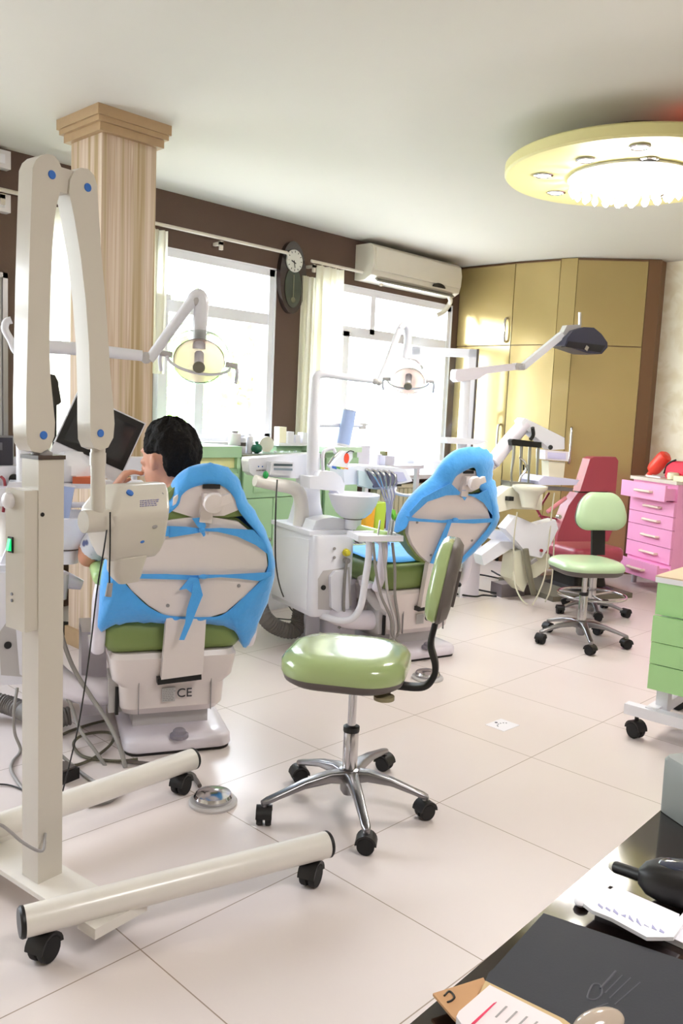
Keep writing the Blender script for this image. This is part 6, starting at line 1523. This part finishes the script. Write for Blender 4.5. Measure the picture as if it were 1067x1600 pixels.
# torso and legs under the clothes
for rr_, P in (([0.125, 0.135, 0.13, 0.11], [(0, 0.34, 0.60), (0, 0.25, 0.70), (0, 0.16, 0.83), (0, 0.13, 0.95)]),):
    b.tube(P, rr_, 20)
    for s in (-1, 1): b.tube([(s*0.07, 0.33, 0.61), (s*0.075, 0.24, 0.72), (s*0.09, 0.15, 0.86), (s*0.10, 0.13, 0.94)], [0.115, 0.10, 0.10, 0.085], 18)
b.tube([shL, (shL+shR)/2+Vector((0, 0, 0.02)), shR], [0.058, 0.075, 0.058], 18)
for s in (-1, 1):
    b.tube([(s*0.10, 0.36, 0.615), (s*0.12, 0.58, 0.625), (s*0.12, 0.80, 0.60), (s*0.12, 0.98, 0.47), (s*0.12, 1.14, 0.40), (s*0.12, 1.22, 0.37)], [0.085, 0.078, 0.060, 0.056, 0.042, 0.038], 18)
    b.tube([(s*0.12, 1.20, 0.36), (s*0.13, 1.25, 0.40), (s*0.14, 1.29, 0.50), (s*0.14, 1.30, 0.55)], [0.042, 0.04, 0.034, 0.022], 14)
# arms
b.tube([shL, shL*0.5+elb*0.5+Vector((-0.012, -0.005, 0)), elb], [0.052, 0.047, 0.040], 18)
b.sph(elb, 0.041, 16, 10)
b.tube([elb, elb*0.66+wri*0.34+Vector((-0.012, 0, 0)), wri], [0.042, 0.043, 0.028], 18)
er, wr_ = Vector((0.27, 0.24, 0.76)), Vector((0.16, 0.46, 0.70))
b.tube([shR, (shR+er)/2, er], [0.052, 0.047, 0.041], 18); b.sph(er, 0.041, 14, 10); b.tube([er, er*0.6+wr_*0.4, wr_], [0.042, 0.042, 0.028], 18)
# hands: palm, four bent fingers of unequal length, thumb from the side of the palm
def hand(w, kd, side, lens, curl, thumb):
    """w wrist, kd unit direction to the knuckles, side unit across the palm, down: bend direction"""
    dn = side.cross(kd).normalized(); dn = dn if curl.dot(dn) > 0 else -dn
    pal = 0.085
    for t, hw_ in ((0.0, 0.026), (0.25, 0.031), (0.5, 0.036), (0.75, 0.039), (1.0, 0.038)):
        c = w+kd*pal*t
        b.sph(c, (hw_, 0.030, 0.0155), 14, 8, rot=Matrix((side, kd, dn)).transposed())
    for i, L in enumerate(lens):
        o = (i-1.5)*0.0205
        p0 = w+kd*(pal*0.85)+side*o; p1 = w+kd*(pal*1.08)+side*o*1.05
        d1 = (kd*0.86+dn*0.5).normalized(); d2 = (kd*0.45+dn*0.9).normalized(); d3 = (kd*0.2+dn*0.98).normalized()
        p2 = p1+d1*L*0.45; p3 = p2+d2*L*0.32; p4 = p3+d3*L*0.23
        b.tube([p0, p1, p2, p3, p4], [0.0098, 0.0095, 0.0088, 0.0078, 0.0066], 12, 4)
    t0 = w+kd*pal*0.28+side*thumb*0.026; t1 = t0+(kd*0.55+side*thumb*0.8+dn*0.3).normalized()*0.040; t2 = t1+(kd*0.85+side*thumb*0.25+dn*0.45).normalized()*0.033; t3 = t2+(kd*0.9-side*thumb*0.1+dn*0.5).normalized()*0.025
    b.tube([t0, t1, t2, t3], [0.014, 0.0115, 0.0105, 0.008], 12, 4)
kd = (mp(200, 735, 0.30)-wri).normalized()
view_l = (CF.eye()-wri).normalized()
sd_ = (kd.cross(Vector((0, 0, 1)))).normalized()
hand(wri, kd, sd_, [0.062, 0.076, 0.080, 0.072], Vector((0.7, 0, -0.7)), -1 if sd_.dot(view_l) > 0 else 1)
hand(wr_, Vector((-0.35, 0.85, -0.35)).normalized(), Vector((0.92, 0.38, 0)).normalized(), [0.062, 0.076, 0.080, 0.072], Vector((0, 0, -1)), -1)
bo = body_parts.done('body', skin, man)
remesh(bo, 0.0055, 5)
# hair
hb = B()
def hair_r(th, ph): return 1+0.035*math.sin(7*th+3*ph)+0.03*math.sin(13*th-5*ph)+0.02*math.sin(23*th+11*ph)
NU, NV = 56, 30; rg = []
for j in range(NV+1):
    ph = PI*j/NV; ring = []
    for i in range(NU):
        th = 2*PI*i/NU; s = max(math.sin(ph), 1e-3); r = hair_r(th, ph)
        l = 0.089*s*math.cos(th)*r; f_ = 0.112*s*math.sin(th)*r-0.006; u = 0.118*math.cos(ph)*(r if ph < 1.6 else 1)+0.022
        # hairline: pull in the face side and the nape
        if f_ > 0.045 and u < 0.085: f_ = 0.045+(f_-0.045)*0.25*max(0.0, (u-0.03)/0.06) if u > 0.03 else 0.040
        if u < -0.055: u = -0.055-(abs(u)-0.055)*0.35; l *= 0.92; f_ = min(f_, -0.02) if f_ > -0.02 else f_*0.95
        if abs(l) > 0.045 and -0.035 < f_ < 0.06 and u < 0.014: l *= 0.70
        ring.append(hp_(f_, l, u))
    rg.append(ring)
ho = hb.loft(rg).done('hair', hairm, man, sharp=80)
tx = bpy.data.textures.new('hair_lumps', 'CLOUDS'); tx.noise_scale = 0.018
md = ho.modifiers.new('sub', 'SUBSURF'); md.levels = 2; md.render_levels = 2
md = ho.modifiers.new('d', 'DISPLACE'); md.texture = tx; md.strength = 0.010; md.mid_level = 0.45; md.texture_coords = 'LOCAL'
# shirt: torso shell and sleeves
shm = mat('patterned_shirt', (214, 214, 222), 0.75)
nt = shm.node_tree; N = nt.nodes; L = nt.links
vo = N.new('ShaderNodeTexVoronoi'); vo.inputs['Scale'].default_value = 26; tc = N.new('ShaderNodeTexCoord'); L.new(tc.outputs['Object'], vo.inputs['Vector'])
cr = N.new('ShaderNodeValToRGB'); cr.color_ramp.elements[0].position = 0.26; cr.color_ramp.elements[0].color = lin((96, 104, 150)); cr.color_ramp.elements[1].position = 0.42; cr.color_ramp.elements[1].color = lin((212, 214, 224))
L.new(vo.outputs['Distance'], cr.inputs[0]); L.new(cr.outputs[0], N['Principled BSDF'].inputs['Base Color'])
b2 = B()
b2.tube([(0, 0.34, 0.60), (0, 0.25, 0.70), (0, 0.16, 0.83), (0, 0.13, 0.945)], [0.14, 0.148, 0.143, 0.115], 24)
for s in (-1, 1): b2.tube([(s*0.075, 0.33, 0.61), (s*0.08, 0.24, 0.72), (s*0.095, 0.15, 0.86), (s*0.105, 0.13, 0.945)], [0.125, 0.112, 0.112, 0.094], 20)
b2.tube([shL, (shL+shR)/2+Vector((0, 0, 0.015)), shR], [0.070, 0.083, 0.070], 20)
b2.tube([shL, shL*0.55+elb*0.45+Vector((-0.008, -0.005, 0)), shL*0.14+elb*0.86], [0.066, 0.062, 0.062], 20); b2.tube([shR, (shR+er)/2, shR*0.2+er*0.8], [0.066, 0.062, 0.060], 20)
b2.tube([Vector((0, 0.115, 0.96)), Vector((0, 0.105, 1.005))], [0.10, 0.074], 24)
so = b2.done('shirt', shm, man); remesh(so, 0.009, 6)
b3 = B()
b3.tube([(0, 0.42, 0.60), (0, 0.33, 0.61), (0, 0.27, 0.68)], [0.10, 0.142, 0.15], 22)
for s in (-1, 1): b3.tube([(s*0.09, 0.33, 0.615), (s*0.12, 0.58, 0.63), (s*0.12, 0.80, 0.605), (s*0.12, 0.98, 0.475), (s*0.12, 1.17, 0.40)], [0.11, 0.094, 0.076, 0.068, 0.058], 20)
to_ = b3.done('trousers', mat('navy_trousers', (46, 50, 66), 0.8), man); remesh(to_, 0.010, 5)
for s in (-1, 1):
    B().loft([[Vector((s*0.135, 1.255, 0.38))+Matrix.Rotation(math.radians(62), 3, 'X') @ Vector((u*kx, v*kx+0.02, z)) for u, v in rrect(0.046, 0.125, 0.044, 5)] for z, kx in ((-0.02, 0.96), (0.0, 1.0), (0.03, 0.96), (0.06, 0.75))]).done('shoe', mat('black_leather', (28, 25, 24), 0.4), man)
# ------------------------------------------------------------------ garden outside the windows
leafm = mat('garden_leaves', (160, 206, 104), 0.6, var=0.25, scale=2)
def tree(x, y, h, r, label, seed):
    rnd = random.Random(seed); t = thing('garden_tree', label, 'tree', Fr(x, y, 0), 'trees outside the windows')
    B().tube([(0, 0, -1.0), (0.05, 0, 0.6), (0.0, 0.05, h*0.75)], [0.10, 0.08, 0.05], 10).done('trunk', mat('bark', (196, 184, 160), 0.8), t)
    bb = B()
    for i in range(900):
        a = rnd.uniform(0, 2*PI); u = rnd.uniform(-1, 1); q_ = r*rnd.uniform(0.55, 1.0)*(1+0.2*math.sin(3*a+5*u))
        c = Vector((q_*math.sqrt(1-u*u)*math.cos(a), q_*math.sqrt(1-u*u)*math.sin(a), h+q_*0.9*u))
        R = Euler((rnd.uniform(0, 6), rnd.uniform(0, 6), rnd.uniform(0, 6))).to_matrix(); s = rnd.uniform(0.07, 0.13)
        bb.quad([c+R @ Vector(v)*s for v in ((-1, 0, 0), (0, -0.45, 0.1), (1, 0, 0), (0, 0.45, 0.1))])
    o = bb.done('foliage', leafm, t, sharp=180); return t
tree(5.6, 9.5, 1.9, 1.5, 'pale green tree outside, seen through the window left of the clock', 1)
tree(8.8, 10.5, 1.5, 1.3, 'pale green tree outside, behind the far window', 2)
tree(2.2, 12.0, 2.4, 1.5, 'pale green tree outside, behind the curtained window by the column', 3)
gr = B().box((6.0, 12.0, -1.2), (26, 13, 0.2)).done('garden_ground', mat('pale_paving', (206, 202, 190), 0.8)); struct(gr, 'pale ground outside the windows', 'ground')

# ------------------------------------------------------------------ light
w = bpy.data.worlds.new('sky'); SC.world = w; w.use_nodes = True
N = w.node_tree.nodes; L = w.node_tree.links; bg = N['Background']
tc = N.new('ShaderNodeTexCoord'); sx = N.new('ShaderNodeSeparateXYZ'); L.new(tc.outputs['Generated'], sx.inputs[0])
cr = N.new('ShaderNodeValToRGB'); cr.color_ramp.elements[0].position = 0.0; cr.color_ramp.elements[0].color = (0.90, 0.93, 0.95, 1); cr.color_ramp.elements[1].position = 0.55; cr.color_ramp.elements[1].color = (0.82, 0.86, 1.0, 1)
L.new(sx.outputs['Z'], cr.inputs[0]); L.new(cr.outputs[0], bg.inputs['Color'])
WORLD = 4.6
bg.inputs['Strength'].default_value = WORLD
def area(name, loc, rot, sx_, sy_, power, col, portal=False, shape='RECTANGLE'):
    l = bpy.data.lights.new(name, 'AREA'); l.shape = shape; l.size = sx_; l.size_y = sy_; l.energy = power; l.color = col
    o = bpy.data.objects.new(name, l); COL.objects.link(o); o.location = loc; o.rotation_euler = rot
    if portal: l.cycles.is_portal = True
    return o
for n, (x0, x1, z0, z1) in enumerate((WX, W0, W1, W2)):
    area('window_portal', ((x0+x1)/2, YW+0.20, (z0+z1)/2), (-PI/2, 0, 0), x1-x0, z1-z0, 1, (1, 1, 1), True)
warm = (1.0, 0.97, 0.96)
for i in range(6):
    l = bpy.data.lights.new('bulb_glow', 'POINT'); l.energy = 1.3; l.shadow_soft_size = 0.03; l.color = warm
    o = bpy.data.objects.new('bulb_glow', l); COL.objects.link(o); o.location = (LAMP_C.x+0.16*math.cos(i*PI/3+0.3), LAMP_C.y+0.16*math.sin(i*PI/3+0.3), dz-0.16)
area('rear_fill_light', (1.4, -0.6, HC-0.05), (0, 0, 0), 0.9, 0.9, 14, warm, shape='DISK')  # unseen fill light added behind the view, with no lamp built around it
for (sx_, sy_) in spotpx[:2]+spotpx[3:]:
    q_ = atz(sx_, sy_, dz); l = bpy.data.lights.new('spot', 'SPOT'); l.energy = 5; l.spot_size = 2.2; l.spot_blend = 0.6; l.shadow_soft_size = 0.035; l.color = (1, 0.97, 0.92)
    o = bpy.data.objects.new('spot_beam', l); COL.objects.link(o); o.location = (q_.x, q_.y, dz-0.02)

# ------------------------------------------------------------------ camera
cam = bpy.data.cameras.new('camera'); co = bpy.data.objects.new('camera', cam); COL.objects.link(co)
cam.sensor_fit = 'VERTICAL'; cam.sensor_height = 36.0; cam.sensor_width = 24.0; cam.lens = FPX/1600*36.0; cam.clip_start = 0.05
M = Matrix((_R, -_D, -_F)).transposed().to_4x4(); M.translation = EYE; co.matrix_world = M
SC.camera = co
SC.view_settings.view_transform = 'Standard'
try: SC.view_settings.look = 'None'
except Exception: pass
SC.view_settings.exposure = 2.12; SC.view_settings.gamma = 1.0; SC.view_settings.use_curve_mapping = False
cy = SC.cycles
cy.use_denoising = True
try: cy.denoiser = 'OPENIMAGEDENOISE'
except Exception: pass
cy.max_bounces = 8; cy.diffuse_bounces = 5; cy.glossy_bounces = 4; cy.transmission_bounces = 6; cy.transparent_max_bounces = 8
cy.caustics_reflective = False; cy.caustics_refractive = False; cy.sample_clamp_indirect = 6.0
